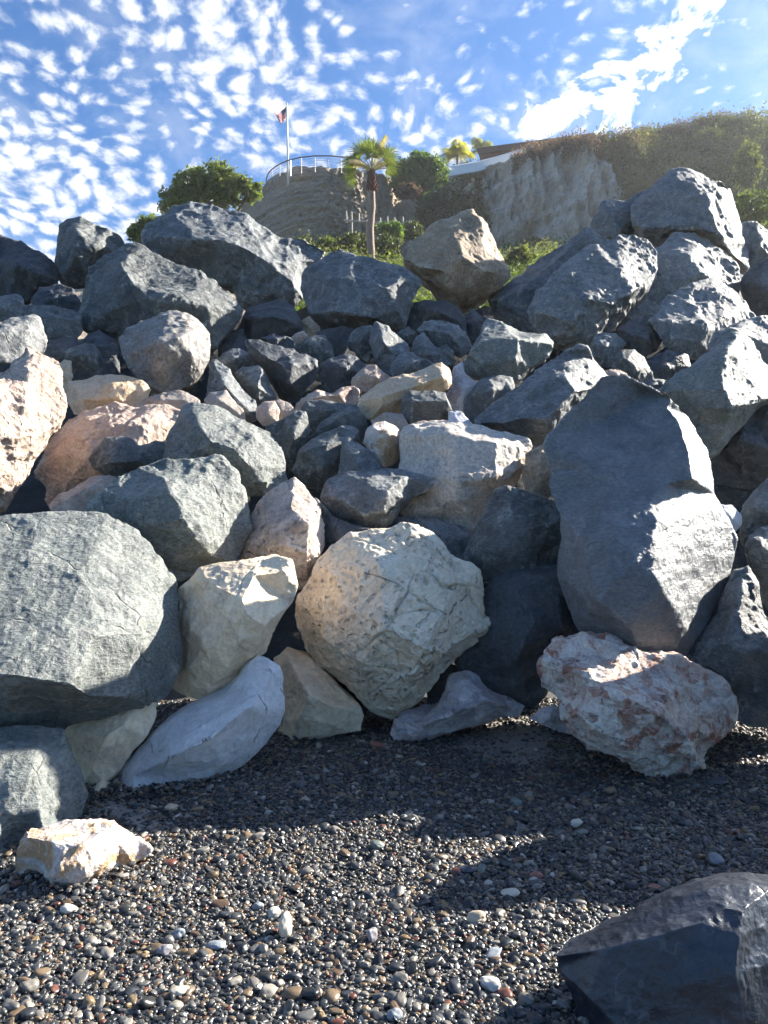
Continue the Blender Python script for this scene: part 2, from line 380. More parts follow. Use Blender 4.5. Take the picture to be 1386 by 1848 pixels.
M['palm_boot'] = plain('red brown palm boots', (.14, .065, .045), .85, .15, .6, 16)
M['white_paint'] = plain('white paint', (.76, .76, .74), .45, .4, .12, 3)
M['white_wall'] = plain('white stucco wall', (.72, .74, .76), .85, .15, .15, 2)
M['roof_brown'] = plain('dark brown timber fascia', (.075, .045, .036), .7, .25, .4, 5)
M['wall_brown'] = plain('brown timber wall', (.17, .085, .055), .75, .2, .4, 4)
M['rail_brown'] = plain('brown metal handrail', (.14, .095, .085), .45, .4, .2, 5)
M['steel'] = plain('pale steel', (.55, .57, .60), .35, .5, .1, 5, metal=.5)
M['wood'] = plain('weathered grey timber', (.36, .33, .28), .8, .2, .4, 8)
M['bluegrey'] = rock_mat('grey blue basalt', (.112, .122, .132), (.138, .149, .158), (.175, .186, .192), .42, (.30, .32, .34), .18, crack=.3, streak=.35, rough=.5, spec=.5)
# ------------------------------------------------------------------ ground, embankment, bluff
def grid_mesh(name, V, mat, smooth=True):
    nu, nv = V.shape[:2]
    i = np.arange(nu * nv).reshape(nu, nv)
    F = np.stack([i[:-1, :-1], i[1:, :-1], i[1:, 1:], i[:-1, 1:]], -1).reshape(-1, 4)
    return mesh_np(name, V.reshape(-1, 3), F, mat, smooth=smooth)

def gz(x, y):
    return 0.018 * np.sin(x * 1.7 + 0.6 * y) * np.cos(y * 1.3) + 0.012 * np.sin(3.1 * x - 2.2 * y)

gx, gy = np.meshgrid(np.concatenate([np.linspace(-40, -6, 12), np.linspace(-5.5, 5.5, 90), np.linspace(6, 40, 12)]), np.concatenate([np.linspace(-30, 1, 10), np.linspace(1.2, 8, 70)]), indexing='ij')
tag(grid_mesh('beach', np.stack([gx, gy, gz(gx, gy)], -1), M['sand']), 'dark sand beach under the shingle', None, None, 'structure')

def drift(pts, name='sand_patch'):
    """a low lens of pale sand blown against the rocks"""
    c = np.mean(np.array(pts), 0)
    V = []; F = []
    R = 9; n = len(pts) * 4
    ring = []
    for i in range(len(pts)):
        a, b = np.array(pts[i]), np.array(pts[(i + 1) % len(pts)])
        for k in range(4): ring.append(a + (b - a) * k / 4)
    ring = np.array(ring)
    for r in range(R + 1):
        s = r / R
        for k in range(n):
            p = c + (ring[k] - c) * s * (1 + .06 * math.sin(5 * k + 2 * r) * s)
            V.append((p[0], p[1], float(gz(p[0], p[1])) + .002 + .007 * (1 - s * s)))
    for r in range(R):
        for k in range(n): F.append((r * n + k, r * n + (k + 1) % n, (r + 1) * n + (k + 1) % n, (r + 1) * n + k))
    o = mesh_np(name, V, F, M['drift'], smooth=True); o['kind'] = 'structure'
    return o
def gp(x, y):
    d = EYE * FPX / (y - CY); return ((x - CX) / FPX * d, d)
drift([gp(150, 1440), gp(215, 1425), gp(260, 1450), gp(330, 1500), gp(270, 1545), gp(200, 1500), gp(140, 1490)])
drift([gp(820, 1330), gp(930, 1285), gp(1010, 1310), gp(1060, 1350), gp(1010, 1400), gp(900, 1385), gp(800, 1350)])

# embankment the boulders lie on
ux, uy = np.meshgrid(np.linspace(-14, 14, 120), np.linspace(0, 1, 70), indexing='ij')
ey = 7.2 + uy * 6.2
ez = -0.95 + 6.0 * uy
ez -= 1.2 * np.clip((-ux - 4.2) / 3, 0, 1) * uy
pn = np.stack([ux * 1.1, ey * 1.1, ez * 1.1], -1).reshape(-1, 3)
ez = ez + (.28 * fbm(pn, 3)).reshape(ux.shape)
tag(grid_mesh('embankment', np.stack([ux, ey, ez], -1), M['rubble']), None, None, None, 'structure')

SIL = np.array([(-400, 520), (100, 512), (200, 500), (260, 478), (300, 440), (360, 412), (410, 388), (425, 378), (440, 364), (470, 340), (482, 325), (500, 314), (530, 303), (560, 299), (600, 301), (640, 305),
                (690, 314), (720, 330), (745, 347), (765, 352), (790, 345), (808, 322), (813, 313), (841, 307), (885, 293), (911, 286), (959, 273), (985, 265), (1030, 261), (1075, 257), (1110, 250), (1150, 247), (1200, 241), (1225, 232),
                (1270, 226), (1320, 222), (1360, 215), (1386, 216), (1450, 204), (1600, 190), (1900, 170)], float)
D0 = np.array([(-400, 62), (250, 60), (430, 55), (455, 52.5), (480, 51), (530, 49), (590, 48), (650, 48.3), (700, 50.5), (740, 54.5), (765, 59), (790, 63), (815, 60.5), (860, 57), (910, 54), (960, 52), (1050, 50), (1130, 48), (1200, 45), (1290, 42), (1386, 39), (1900, 32)], float)
KK = np.array([(-400, 6), (430, 4), (520, 2.2), (640, 2.6), (720, 5), (780, 9), (850, 5), (950, 2.6), (1060, 2.4), (1120, 5), (1200, 13), (1386, 19), (1900, 19)], float)
def interp(tab, x): return np.interp(x, tab[:, 0], tab[:, 1])

def bluff_surface(x, r):
    """x: photo column, r: 0..1 bank, 1..2 cliff face, 2..3 plateau behind the brow -> world point"""
    ytop = interp(SIL, x); d0 = interp(D0, x); k = interp(KK, x)
    yt = np.maximum(448.0 + 6 * np.sin(x * .03), ytop + 12)
    yb = 640.0
    a = np.clip(r, 0, 1); b = np.clip(r - 1, 0, 1); c = np.clip(r - 2, 0, 1)
    # bank in world space: from behind the boulders up to the toe of the bluff
    zt = EYE - (yt - CY) / FPX * d0; zb = 3.6
    db = 13.2
    d = db + (d0 - db) * a
    z = zb + (zt - zb) * (a ** .92)
    d_c = d0 + k * b ** 1.15; y_c = yt + (ytop - yt) * b
    z_c = EYE - (y_c - CY) / FPX * d_c
    d = np.where(r > 1, d_c, d); z = np.where(r > 1, z_c, z)
    d = d + 40 * c ** 1.5; z = z + 1.0 * c * np.where(x > 430, 0, -1) * 0 + .02 * c
    X = (x - CX) / FPX * np.where(r > 2, d0 + k, d)
    return np.stack([X, d, z], -1)

cx_ = np.concatenate([np.linspace(-400, 380, 60), np.linspace(384, 1440, 560), np.linspace(1450, 1900, 30)])
rr_ = np.concatenate([np.linspace(0, 1, 40)[:-1], np.linspace(1, 2, 110)[:-1], np.linspace(2, 3, 12)])
XX, RR = np.meshgrid(cx_, rr_, indexing='ij')
BS = bluff_surface(XX, RR)
flat = BS.reshape(-1, 3)
cliff = (np.clip((RR - .92) / .12, 0, 1) * np.clip((2.02 - RR) / .06, 0, 1)).ravel()
xw = XX.ravel()
prom = np.clip((xw - 425) / 30, 0, 1) * np.clip((765 - xw) / 40, 0, 1)
right = np.clip((xw - 800) / 40, 0, 1) * np.clip((1170 - xw) / 60, 0, 1)
# bedding ledges on the left headland, stronger on its left half; crumbly on its right half
zz = flat[:, 2]
warpz = zz + .22 * fbm(flat * .35, 2)
bed = pnoise(np.stack([flat[:, 0] * .10, np.zeros_like(zz), warpz * 1.9], 1)) + .5 * pnoise(np.stack([flat[:, 0] * .22, np.zeros_like(zz) + 9, warpz * 4.6], 1))
ledge = np.sign(bed) * np.abs(bed) ** .7
lefthalf = np.clip((640 - xw) / 90, .12, 1)
crumb = ridged(flat * np.array([1.6, 1.6, 1.9]), 4, .55) - 1
off = prom * (-.42 * ledge * lefthalf - .40 * crumb * (1.15 - lefthalf) - .10 * fbm(flat * 2.4, 3))
gully = ridged(flat * np.array([.95, .3, .22]), 4, .5) - 1
bed2 = pnoise(np.stack([flat[:, 0] * .07, np.zeros_like(zz) + 4, (zz + .5 * fbm(flat * .3, 2)) * 1.1], 1))
hollow = np.clip(pnoise(flat * np.array([.55, .2, .33]) + 3.7) - .12, 0, 1)
off = off + right * (-.95 * gully - .6 * bed2 + 2.4 * hollow - .40 * fbm(flat * np.array([.5, .5, .7]), 4) - .14 * fbm(flat * 2.6, 3))
off = off + (1 - prom) * (1 - right) * (-.8 * fbm(flat * .28, 4))
off = off * cliff
flat[:, 1] += off
flat[:, 2] += (1 - cliff) * .25 * fbm(flat * .5, 3) * np.clip(1.99 - RR.ravel(), 0, 1)
brow = np.exp(-((RR.ravel() - 2) / .12) ** 2)
flat[:, 2] += brow * .16 * fbm(flat * np.array([1.4, .6, .1]), 4)
BS = flat.reshape(BS.shape)

def bluff_mat():
    m, T, b = new_mat('layered sandstone and soil')
    co = T.add('ShaderNodeTexCoord').outputs['Object']
    sp = T.add('ShaderNodeSeparateXYZ', {0: co})
    w = T.noise(co, .35, 3, .5)
    zz = T.math('ADD', sp.outputs[2], T.math('MULTIPLY', w, .6))
    band = T.noise(T.add('ShaderNodeCombineXYZ', {0: T.math('MULTIPLY', sp.outputs[0], .08), 1: 0.0, 2: zz}).outputs[0], 2.2, 5, .65)
    c1 = T.ramp(band, [(.30, (.29, .235, .18)), (.47, (.46, .385, .30)), (.55, (.36, .295, .225)), (.72, (.55, .47, .375))])
    st = T.noise(T.vmath('MULTIPLY', co, (1, 1, .35)), .9, 6, .65, .8)
    c2 = T.ramp(st, [(.30, (.48, .44, .385)), (.5, (.60, .56, .50)), (.72, (.70, .66, .59))])
    c2 = T.mix(T.math('MULTIPLY', T.step(T.noise(co, .45, 4, .6), .46, .64), .6), c2, (.44, .365, .27))
    c2 = T.mix(T.math('MULTIPLY', T.step(band, .52, .6), .45), c2, (.36, .30, .23))
    gully_shade = T.noise(T.vmath('MULTIPLY', co, (1, .4, .16)), 2.2, 4, .6, .4)
    c2 = T.mix(T.math('MULTIPLY', T.step(gully_shade, .56, .68), .5), c2, (.22, .185, .145))  # gully shade put into the colour as dark upright streaks
    c = T.mix(T.step(sp.outputs[0], 2.6, 5.0), c1, c2)
    soil = T.mix(T.noise(co, 1.2, 4, .6), (.15, .125, .085), (.26, .215, .145))
    c = T.mix(T.step(sp.outputs[0], 14.5, 17.5), c, soil)
    gr = T.noise(co, 7, 5, .7)
    k = T.math('ADD', .35, T.math('MULTIPLY', gr, 1.3))
    c = T.mix(1.0, c, T.add('ShaderNodeCombineColor', {0: k, 1: k, 2: k}).outputs[0], 'MULTIPLY')
    T.l.new(c, b.inputs['Base Color']); b.inputs['Roughness'].default_value = .95; b.inputs['Specular IOR Level'].default_value = .1
    bp = T.add('ShaderNodeBump', {'Strength': 1.0, 'Distance': .45, 'Height': T.noise(co, 2.2, 7, .72)}); T.l.new(bp.outputs[0], b.inputs['Normal'])
    return m
M['bluff'] = bluff_mat()
tag(grid_mesh('bluff', BS, M['bluff']), None, None, None, 'structure')
# ------------------------------------------------------------------ boulders
# outline and ridge points: photo x, photo y [, offset towards the eye] (pixels at that boulder's own distance);
# d = distance of its rim, T = depth of the body behind the rim (share of its size), t = how far the front leans back (to the right, upwards)
BOULDERS = []
def B(mat, d, label, out, *ridges, t=(0.05, .3), T=.85, b=.26, sm=1, g=False, rough=1.0, name='boulder', grow=1.02, pit=0.0, lam=0.0, seed=None, group='boulders of the sea wall', vox=2.5, s=1.0, cl=1.0, net=0.0):
    def pts(q): return [tuple(float(v) for v in w.split(',')) for w in q.split()]
    BOULDERS.append(dict(mat=mat, d=d, label=label, out=pts(out), rid=[pts(r) for r in ridges], t=t, T=T, b=b, sm=sm, g=g, rough=rough,
                         name=name, grow=grow, pit=pit, lam=lam, seed=seed if seed is not None else len(BOULDERS) + 1, group=group, vox=vox, s=s, cl=cl, net=net))

# ---- crest of the pile
B('black', 11.4, 'black boulder at the far left end of the crest, cut by the frame', '-45,420 0,428 23,433 37,437 60,448 86,463 99,473 108,506 98,520 70,532 50,542 20,540 -45,540',
  '-10,470,20 30,475,40 70,495,30', t=(-.1, .1))
B('dark', 11.5, 'upright block on the crest standing alone against the sky', '104,402 123,391 146,391 173,404 199,417 219,424 225,437 216,448 199,465 178,490 162,512 139,514 116,508 99,490 100,460 102,425',
  '123,393,0 140,420,40 135,460,45 120,490,20', '175,410,0 170,445,35 150,480,30', t=(.05, .1), lam=.5)
B('dark', 9.9, 'long grey slab with a sloping sunlit top above the round grey boulder', '209,446 229,439 249,442 275,454 315,472 365,492 405,515 428,538 441,559 433,578 413,602 390,630 330,635 270,625 212,604 186,594 166,592 146,572 149,546 146,526 156,496 163,483 186,465',
  '209,447,0 216,470,45 239,509,65 266,536,65 315,546,58 375,551,45 436,560,5', '175,530,25 200,560,35 230,580,25', t=(.1, .45), lam=.4)
B('granite', 8.5, 'round brown grey boulder with a chipped crescent on its face', '211,607 226,589 259,577 285,566 305,557 325,556 345,566 365,582 378,602 383,626 382,652 368,679 345,699 319,708 285,707 259,688 232,664 219,640',
  '265,595,30 300,575,35 340,580,30', '285,618,62 320,610,60 345,600,45', '285,640,48 320,635,48 350,640,40', t=(.15, .4), sm=6, b=.3)
B('blue', 12.0, 'widest boulder of the crest, blue grey with a rumpled top', '266,402 279,393 300,380 315,373 342,367 382,368 406,377 424,379 442,388 461,404 482,417 503,430 521,424 539,421 564,432 590,451 583,468 562,484 548,500 548,540 530,552 490,552 460,552 440,540 420,515 365,497 300,470 266,444 261,420',
  '275,405,5 305,405,30 345,395,30 380,395,30 424,382,5', '285,425,35 340,432,55 400,432,60 440,445,58 480,470,52 505,492,40', '424,383,0 445,412,35 475,440,40', '520,428,5 515,470,40 530,510,30', '550,440,5 545,470,20', t=(.12, .32), lam=.3, vox=2.6)
B('blue', 10.6, 'dark blue boulder with pale wavy streaks and a dark undercut below the palm', '543,513 549,496 569,476 599,453 616,450 652,462 686,472 729,482 752,495 761,506 750,538 740,568 731,592 715,597 676,590 652,598 619,598 579,586 553,561 547,539',
  '603,455,0 590,500,38 585,540,42', '652,464,5 640,500,48 650,540,60', '690,475,8 700,515,50 720,560,30', '560,566,25 600,560,48 640,566,58 676,578,45', t=(-.12, .2))
B('brown', 11.2, 'tan brown block balanced on the crest with one bright face', '718,440 735,430 760,419 800,400 835,387 850,385 868,396 880,415 905,455 922,487 920,500 905,516 875,532 850,547 820,553 795,541 770,515 745,490 725,470',
  '838,388,0 818,420,38 828,442,48 838,464,55 880,488,40 915,500,5', '727,468,8 760,482,35 800,490,50 838,466,55', '800,520,30 850,525,30', t=(.12, .2), sm=2)
B('grey', 12.2, 'giant pale grey boulder crowning the right end of the crest', '1135,367 1155,345 1187,323 1210,313 1242,303 1266,311 1293,322 1305,321 1317,336,-20 1329,365,-35 1340,396,-35 1352,440,-35 1354,479 1348,487 1336,470 1317,462 1305,446 1281,446 1254,432 1218,436 1187,447 1165,430 1137,414',
  '1140,368,8 1187,342,35 1230,340,42 1262,338,42 1292,326,15', '1292,327,15 1284,365,58 1296,425,55 1316,455,10', '1139,408,12 1200,412,48 1262,414,60 1296,425,55', t=(.12, .25), vox=2.6)
B('blue', 12.6, 'ribbed dark boulder pressed against the left of the giant crest boulder', '1068,405 1084,361 1108,354 1131,362 1150,347 1175,340 1170,420 1130,440 1095,440 1070,430',
  '1086,365,5 1105,385,30 1110,425,30', '1131,365,10 1138,400,25', t=(-.1, .15), lam=.8)
B('blue', 11.4, 'smooth slanting slab left of the pale faced round boulder', '883,542 899,519 923,499 954,475 970,459 1017,432 1053,410 1076,420 1100,432 1080,470 1040,500 1009,530 982,570 965,605 950,600 919,584 895,568',
  '899,540,25 940,520,35 1000,470,30 1050,425,10', '950,575,20 985,520,35', t=(-.15, .3))
B('grey', 10.3, 'big round boulder with a pale chalky upper face and black lower side', '954,562 962,542 986,511 998,487 1025,459 1061,444 1092,436 1112,422 1139,420 1167,430 1187,455 1189,487 1175,522 1151,550 1128,574 1100,597 1069,625 1037,623 998,613 966,593',
  '1000,492,8 1032,495,38 1065,537,66 1110,548,70 1150,522,50 1187,490,5', '975,565,25 1030,580,50 1080,580,40', '1061,448,5 1080,480,35 1120,490,45', t=(.2, .35), rough=1.3)
B('grey', 11.2, 'ridged grey boulder under the giant crest boulder', '1175,450 1218,428 1258,415 1277,425 1313,447 1333,478 1338,511 1335,540 1309,545 1281,540 1250,540 1214,555 1195,580 1150,585 1130,570 1160,526 1175,487',
  '1258,417,0 1246,455,40 1268,490,42 1290,510,20', '1190,500,20 1246,500,38', t=(.4, .55))
B('grey', 9.9, 'grey boulder with a flat sunlit upper face near the right edge', '1169,578 1195,542 1218,526 1254,512 1285,500 1309,510 1329,533 1348,549 1364,572 1345,590 1310,615 1285,638 1258,648 1226,642 1195,627 1183,599',
  '1172,578,5 1214,580,38 1269,585,50 1309,568,42 1345,556,5', '1210,610,28 1260,615,30', t=(.35, .65))
B('grey', 12.8, 'pale grey boulder cut by the right edge beside the giant crest boulder', '1335,405 1346,401 1364,399 1390,414 1440,430 1440,490 1386,490 1350,490 1340,450', '1364,403,0 1375,440,30 1400,470,20', t=(.2, .3))
B('black', 11.3, 'dark brownish boulder at the right edge below the crest', '1335,510 1345,497 1362,480 1390,462 1450,460 1450,600 1386,600 1364,585 1346,560', '1370,510,30 1400,540,30', t=(-.1, .05))
B('grey', 8.9, 'blue grey boulder behind the pyramid shaped boulder at the right edge', '1275,625 1293,601 1325,582 1360,572 1386,570 1450,575 1450,700 1386,690 1340,670 1300,650', '1330,605,30 1386,620,40', t=(.25, .5))

# ---- right flank
B('green', 7.4, 'pyramid shaped boulder at the right edge with a blinding sunlit face', '1188,705 1212,682 1245,654 1277,627 1298,605 1316,594 1339,600 1359,620,-30 1386,657,-70 1440,700,-120 1420,735,-70 1371,740,-20 1347,760 1315,790 1295,810 1277,822 1262,795 1249,766 1226,733 1202,709',
  '1304,604,0 1303,650,52 1308,700,86 1320,742,98 1310,770,40', '1230,700,25 1270,740,45', '1320,742,98 1355,728,70 1400,718,20', t=(.1, .25), sm=2)
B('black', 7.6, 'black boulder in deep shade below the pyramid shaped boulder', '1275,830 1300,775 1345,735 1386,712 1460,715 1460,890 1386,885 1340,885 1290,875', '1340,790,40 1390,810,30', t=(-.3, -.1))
B('blue', 6.6, 'flat dark slab face at the right edge above the lowest shaded rocks', '1335,925 1360,884 1386,862 1460,845 1460,985 1386,985 1340,985', '1365,915,20 1400,930,30', t=(-.1, .1))
B('blue', 6.2, 'rough dark rock at the right edge with a lit top rim', '1345,990 1353,965 1370,950 1400,944 1460,950 1460,1120 1386,1110 1365,1070 1347,1040', '1372,980,25 1395,1010,40', t=(-.05, .3))
B('blue', 5.35, 'dark angular boulder right of the great blue grey boulder', '1295,1110 1312,1062 1325,1030 1351,1024 1363,1048 1386,1110 1460,1150 1460,1310 1363,1312 1328,1300 1305,1270 1255,1240 1215,1210 1225,1180 1265,1140',
  '1340,1030,5 1335,1090,30 1345,1170,55', '1240,1190,15 1300,1160,40 1345,1170,55 1420,1190,40', t=(-.05, .3), g=True)
B('white', 6.35, 'small bluish white rock peeping out behind the great boulder', '1280,915 1300,909 1321,909 1337,928 1337,948 1325,967 1300,960 1282,940', '1315,930,14', name='rock', vox=2.2)
B('bluegrey', 5.45, 'great blue grey boulder with a scooped top and a dazzling right face', '983,805 991,789 1024,748 1061,711 1085,682 1102,678 1130,681 1171,700 1212,722 1245,755,-60 1261,788,-60 1273,809,-60 1285,854,-60 1287,891,-60 1296,911,-60 1311,944,-75 1327,972,-80 1325,1000,-80 1319,1035,-75 1295,1102,-50 1254,1160 1230,1192 1206,1212 1169,1214 1137,1196 1109,1176 1068,1147 1048,1131 1028,1078 1014,1037 1012,1009 1018,970 1012,927 996,899 989,874 996,854 987,825',
  '1173,703,-30 1205,735,0 1228,765,24 1245,812,38 1250,862,42', '992,852,-20 1081,848,12 1106,864,26 1147,872,36 1204,876,44 1250,865,42',
  '1106,866,28 1150,882,48 1176,892,58 1178,918,70 1185,955,84 1165,990,94 1146,1015,100', '1022,972,18 1052,969,58 1109,973,90 1146,1015,100 1182,1050,90 1214,1098,60 1254,1158,5',
  '1080,1080,82 1140,1130,68', '1090,760,-25 1165,790,8', t=(-.02, .25), T=1.05, s=.12, rough=.7, cl=0, sm=2, vox=2.3, grow=1.012, lam=.25)
B('breccia', 4.75, 'red and white jagged boulder lying below the great blue grey boulder', '966,1199 975,1179 1000,1158 1028,1152 1052,1143 1076,1150 1109,1160 1137,1170 1173,1180 1214,1190 1238,1205 1279,1226 1303,1243 1319,1276 1321,1304 1297,1328 1277,1350 1268,1383 1240,1407 1206,1403 1178,1411 1149,1395 1109,1371 1068,1346 1034,1326 1006,1302 998,1260 975,1243 966,1219',
  '990,1190,25 1060,1215,65 1140,1262,92 1200,1290,98 1245,1325,75 1260,1370,40', '1040,1290,55 1110,1340,60 1190,1370,60', '1060,1170,10 1120,1210,45 1220,1240,50 1300,1270,10', t=(.1, .35), g=True, rough=1.9, sm=1)
B('mauve', 5.15, 'small mauve rock tip beside the foot of the red and white boulder', '957,1297 971,1280 1000,1271 1025,1290 1030,1325 1000,1318 975,1308', '995,1290,14', g=True, name='rock', vox=2.2)
B('mauve', 5.45, 'low banded mauve rock at the foot of the pile between two pale boulders', '703,1320 714,1294 733,1286 763,1291 789,1278 808,1249 815,1223 838,1214 857,1218 872,1233 898,1248 928,1263 944,1275 935,1293 902,1299 875,1308 834,1313 808,1324 778,1339 740,1343 710,1336',
  '720,1300,15 770,1305,40 820,1285,50 850,1240,25', '850,1240,25 880,1265,35 930,1275,8', t=(.05, .45), g=True, lam=1.2, T=.6, rough=1.4, sm=1, vox=2.2)

# ---- upper middle, right of centre
B('green', 8.7, 'squared green grey boulder lower right of the balanced tan block', '836,666 844,642 857,609 873,584 881,575 902,581 938,598 983,604 1000,616 1003,633 991,648 963,660 938,682 918,692 881,684 853,676',
  '848,640,22 866,612,38 935,612,38 998,620,8', '870,655,25 930,655,30', t=(.02, .3), sm=2)
B('blue', 7.5, 'wedge shaped boulder with a lit right end left of the great boulder', '857,756 873,740 926,695 975,658 1016,633 1043,621 1057,628 1073,650,-20 1100,677,-30 1085,707 1060,735 1030,760 1004,788 981,804 961,810 934,792 902,774 861,771',
  '1017,636,0 1020,678,48 1040,706,55 1075,700,10', '863,764,6 905,764,34 935,755,48 985,755,60 1005,738,60 1040,706,55', '930,720,30 990,690,40', t=(.02, .3), sm=2)
B('blue', 8.3, 'dark rock tucked under the squared green grey boulder', '834,740 842,715 859,691 885,674 925,680 930,700 905,725 875,755 855,762 842,757', '880,705,22', name='rock')
B('blue', 9.4, 'small angular rock below the pale faced round boulder, left of two', '1061,629 1071,607 1090,598 1112,600 1132,617 1116,640 1100,662 1085,662', '1075,620,12 1095,625,22 1120,625,8', name='rock', vox=2.2)
B('black', 9.7, 'small dark blocky rock wedged under the round boulder, right of its twin', '1112,593 1130,579 1155,574 1180,592 1194,609 1185,632 1163,646 1138,633 1122,612', '1140,600,20 1165,610,18', name='rock', vox=2.2)
B('dark', 8.9, 'rounded rock just above the top of the great boulder', '1100,668 1105,646 1122,629 1143,630 1163,643 1176,666 1181,685 1159,700 1138,694 1118,680', '1125,645,15 1145,660,24', name='rock', vox=2.2)
B('black', 9.3, 'shaded rock between the pyramid boulder and the grey lit one', '1166,650 1185,638 1210,630 1240,642 1250,662 1225,685 1205,708 1180,705 1168,675', '1205,660,22', name='rock', vox=2.2)
B('pinkcream', 8.3, 'tiny pink stone in the notch above the great boulder', '1091,676 1100,667 1116,667 1132,674 1138,688 1110,692', '1112,676,8', name='rock', vox=1.8)
B('dark', 8.1, 'tiny dark stone squeezed in beside the pyramid boulder', '1158,692 1175,683 1196,683 1207,692 1198,712 1165,708', '1180,694,10', name='rock', vox=1.8)

# ---- middle
B('black', 10.2, 'black boulder below the widest crest boulder', '420,620 437,572 453,553 483,544 513,540 530,552 548,579 550,604 525,614 486,614 453,624 430,635', '455,575,22 490,570,35 530,580,22', t=(-.1, .25))
B('black', 8.9, 'black boulder with a slanting overhung face at mid height', '446,616 466,613 503,621 536,634 569,651 575,669 570,686 555,701 547,720 526,733 510,720 492,697 479,671 462,651 449,634',
  '448,617,5 482,645,32 512,660,45 530,652,40 565,658,8', '520,690,35', t=(-.05, .2))
B('blue', 9.3, 'low dark rock behind the leaning pointed slab', '384,652 411,631 431,629 452,639 464,655 465,672 430,685 400,675', '425,648,18', name='rock', vox=2.2)
B('blue', 8.6, 'small squared block leaning left of the overhung black boulder', '421,672 440,661 466,656 476,664 487,688 499,718 494,728 466,731 452,715 432,692', '440,668,12 474,668,24 465,698,34 468,725,14', name='rock', vox=2.2)
B('blue', 8.15, 'pointed slab leaning to the right below the round grey boulder', '370,714 374,679 381,648 392,644 412,668 431,691 450,711 462,722 468,745 462,762 440,764 415,755 390,735 373,725', '385,655,8 405,695,28 440,735,22', t=(-.15, .25))
B('black', 8.95, 'rounded black boulder in the middle hollow', '573,680 579,658 596,645 619,638 646,644 661,658 655,672 642,688 634,699 606,709 583,706', '600,660,22 625,665,28', name='boulder', sm=6)
B('dark', 9.6, 'grey rock filling the gap above the rounded black boulder', '526,630 546,615 566,606 586,604 601,625 602,645 580,658 570,660 550,645', '565,625,20', name='rock', vox=2.2)
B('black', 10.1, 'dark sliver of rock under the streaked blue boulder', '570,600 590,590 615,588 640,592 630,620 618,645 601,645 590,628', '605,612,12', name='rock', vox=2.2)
B('dark', 9.7, 'thin leaning rock under the right half of the streaked blue boulder', '625,618 638,598 652,590 672,587 675,628 664,654 649,646', '652,612,16', name='rock', vox=2.2)
B('blue', 9.4, 'angular blue rock standing below the right end of the streaked boulder', '668,592 679,578 702,590 719,605 737,622 742,638 716,650 708,668 702,678 675,656 669,625', '682,585,6 695,620,28 712,640,14', name='rock', vox=2.2)
B('blue', 9.0, 'flat topped rock behind the upper end of the long cream slab', '702,674 708,652 722,638 742,636 768,648 785,656 760,674 719,686', '715,655,10 745,652,18', name='rock', vox=2.2)
B('dark', 10.0, 'small rock in the gap left of the triangular dark rocks', '716,600 735,588 754,601 747,626 727,620', '736,605,10', name='rock', vox=1.8)
B('blue', 9.5, 'triangular dark rock leaning below the flat dark block', '738,638 748,611 765,600 786,622 804,639 816,658 792,664 765,655', '765,615,10 775,640,18', name='rock', vox=2.2)
B('blue', 9.8, 'flat dark block left of the squared green grey boulder', '748,597 768,580 798,578 828,585 843,606 850,624 834,645 815,640 795,628 776,610', '770,595,10 810,600,24 830,625,14', name='rock', vox=2.2)
B('black', 10.6, 'black boulder in the hollow under the balanced tan block', '732,580 741,549 765,537 802,543 828,555 842,572 840,604 798,595 768,592 750,600 735,595', '745,555,8 790,560,28 830,580,12', t=(-.1, .2))
B('black', 10.7, 'narrow black rock between the tan block and the slanting slab', '832,585 848,556 870,568 890,575 880,600 855,618 838,608', '858,582,14', name='rock', vox=2.2)
B('pinkcream', 9.7, 'little pale pink stone on the dark rocks left of centre', '523,610 536,600 548,597 556,606 545,621 530,624', '540,608,8', name='rock', vox=1.8)
B('brown', 10.2, 'dark brown rock in the shadow left of the streaked blue boulder', '542,578 559,570 578,589 576,606 550,612', '560,590,10', name='rock', vox=1.8)
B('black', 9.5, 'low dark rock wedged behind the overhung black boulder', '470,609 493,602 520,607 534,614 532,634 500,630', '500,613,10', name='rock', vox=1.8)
B('dark', 9.55, 'small dark stone right of the triangular rock', '790,628 806,621 818,634 822,652 812,662 798,648', '806,638,8', name='rock', vox=1.8)

B('pinkcream', 8.8, 'round pinkish stone behind the long cream slab', '635,690 642,674 662,659 676,658 694,671 708,680 700,700 662,708 642,708', '655,675,14 680,678,18', name='rock', vox=2.2)
B('tan', 8.0, 'long cream slab lying tilted across the middle of the pile', '643,736 654,713 683,694 725,678 763,661 796,651 811,661 819,672 816,694 803,706 762,712 738,718 724,738 699,748 669,757 653,754',
  '650,722,6 690,716,30 750,696,34 798,680,30 816,676,5', '690,735,22 730,716,20', t=(.05, .35), lam=.5, sm=2, vox=2.2)
B('pinkcream', 8.5, 'crumbly cream rock left of the long cream slab', '531,743 537,727 555,711 576,704 600,707 617,699 635,697 648,703 650,725 630,735 590,735 555,740', '560,718,14 610,712,18', name='rock', rough=1.6, vox=2.2)
B('dark', 8.05, 'dark slab with a ragged edge below the crumbly cream rock', '539,743 555,724 579,718 614,726 635,730 650,735 640,765 593,775 565,780 552,765', '560,740,12 610,740,20', name='rock', vox=2.2)
B('dark', 7.75, 'dark rock whose right end catches a sliver of sun', '558,790 572,769 600,748 628,734 642,728 650,738 661,758 662,785 650,800 614,790 593,795 574,798', '575,775,10 625,745,24 635,765,20 655,770,6', name='rock', t=(.15, .3), vox=2.2)
B('dark', 7.5, 'dark pointed rock right of the green grey lit boulder', '478,770 514,754 538,744 552,742 558,765 560,790 548,810 540,832 524,845 508,840 498,800', '545,748,5 530,785,28 520,820,14', t=(.0, .25), vox=2.2)
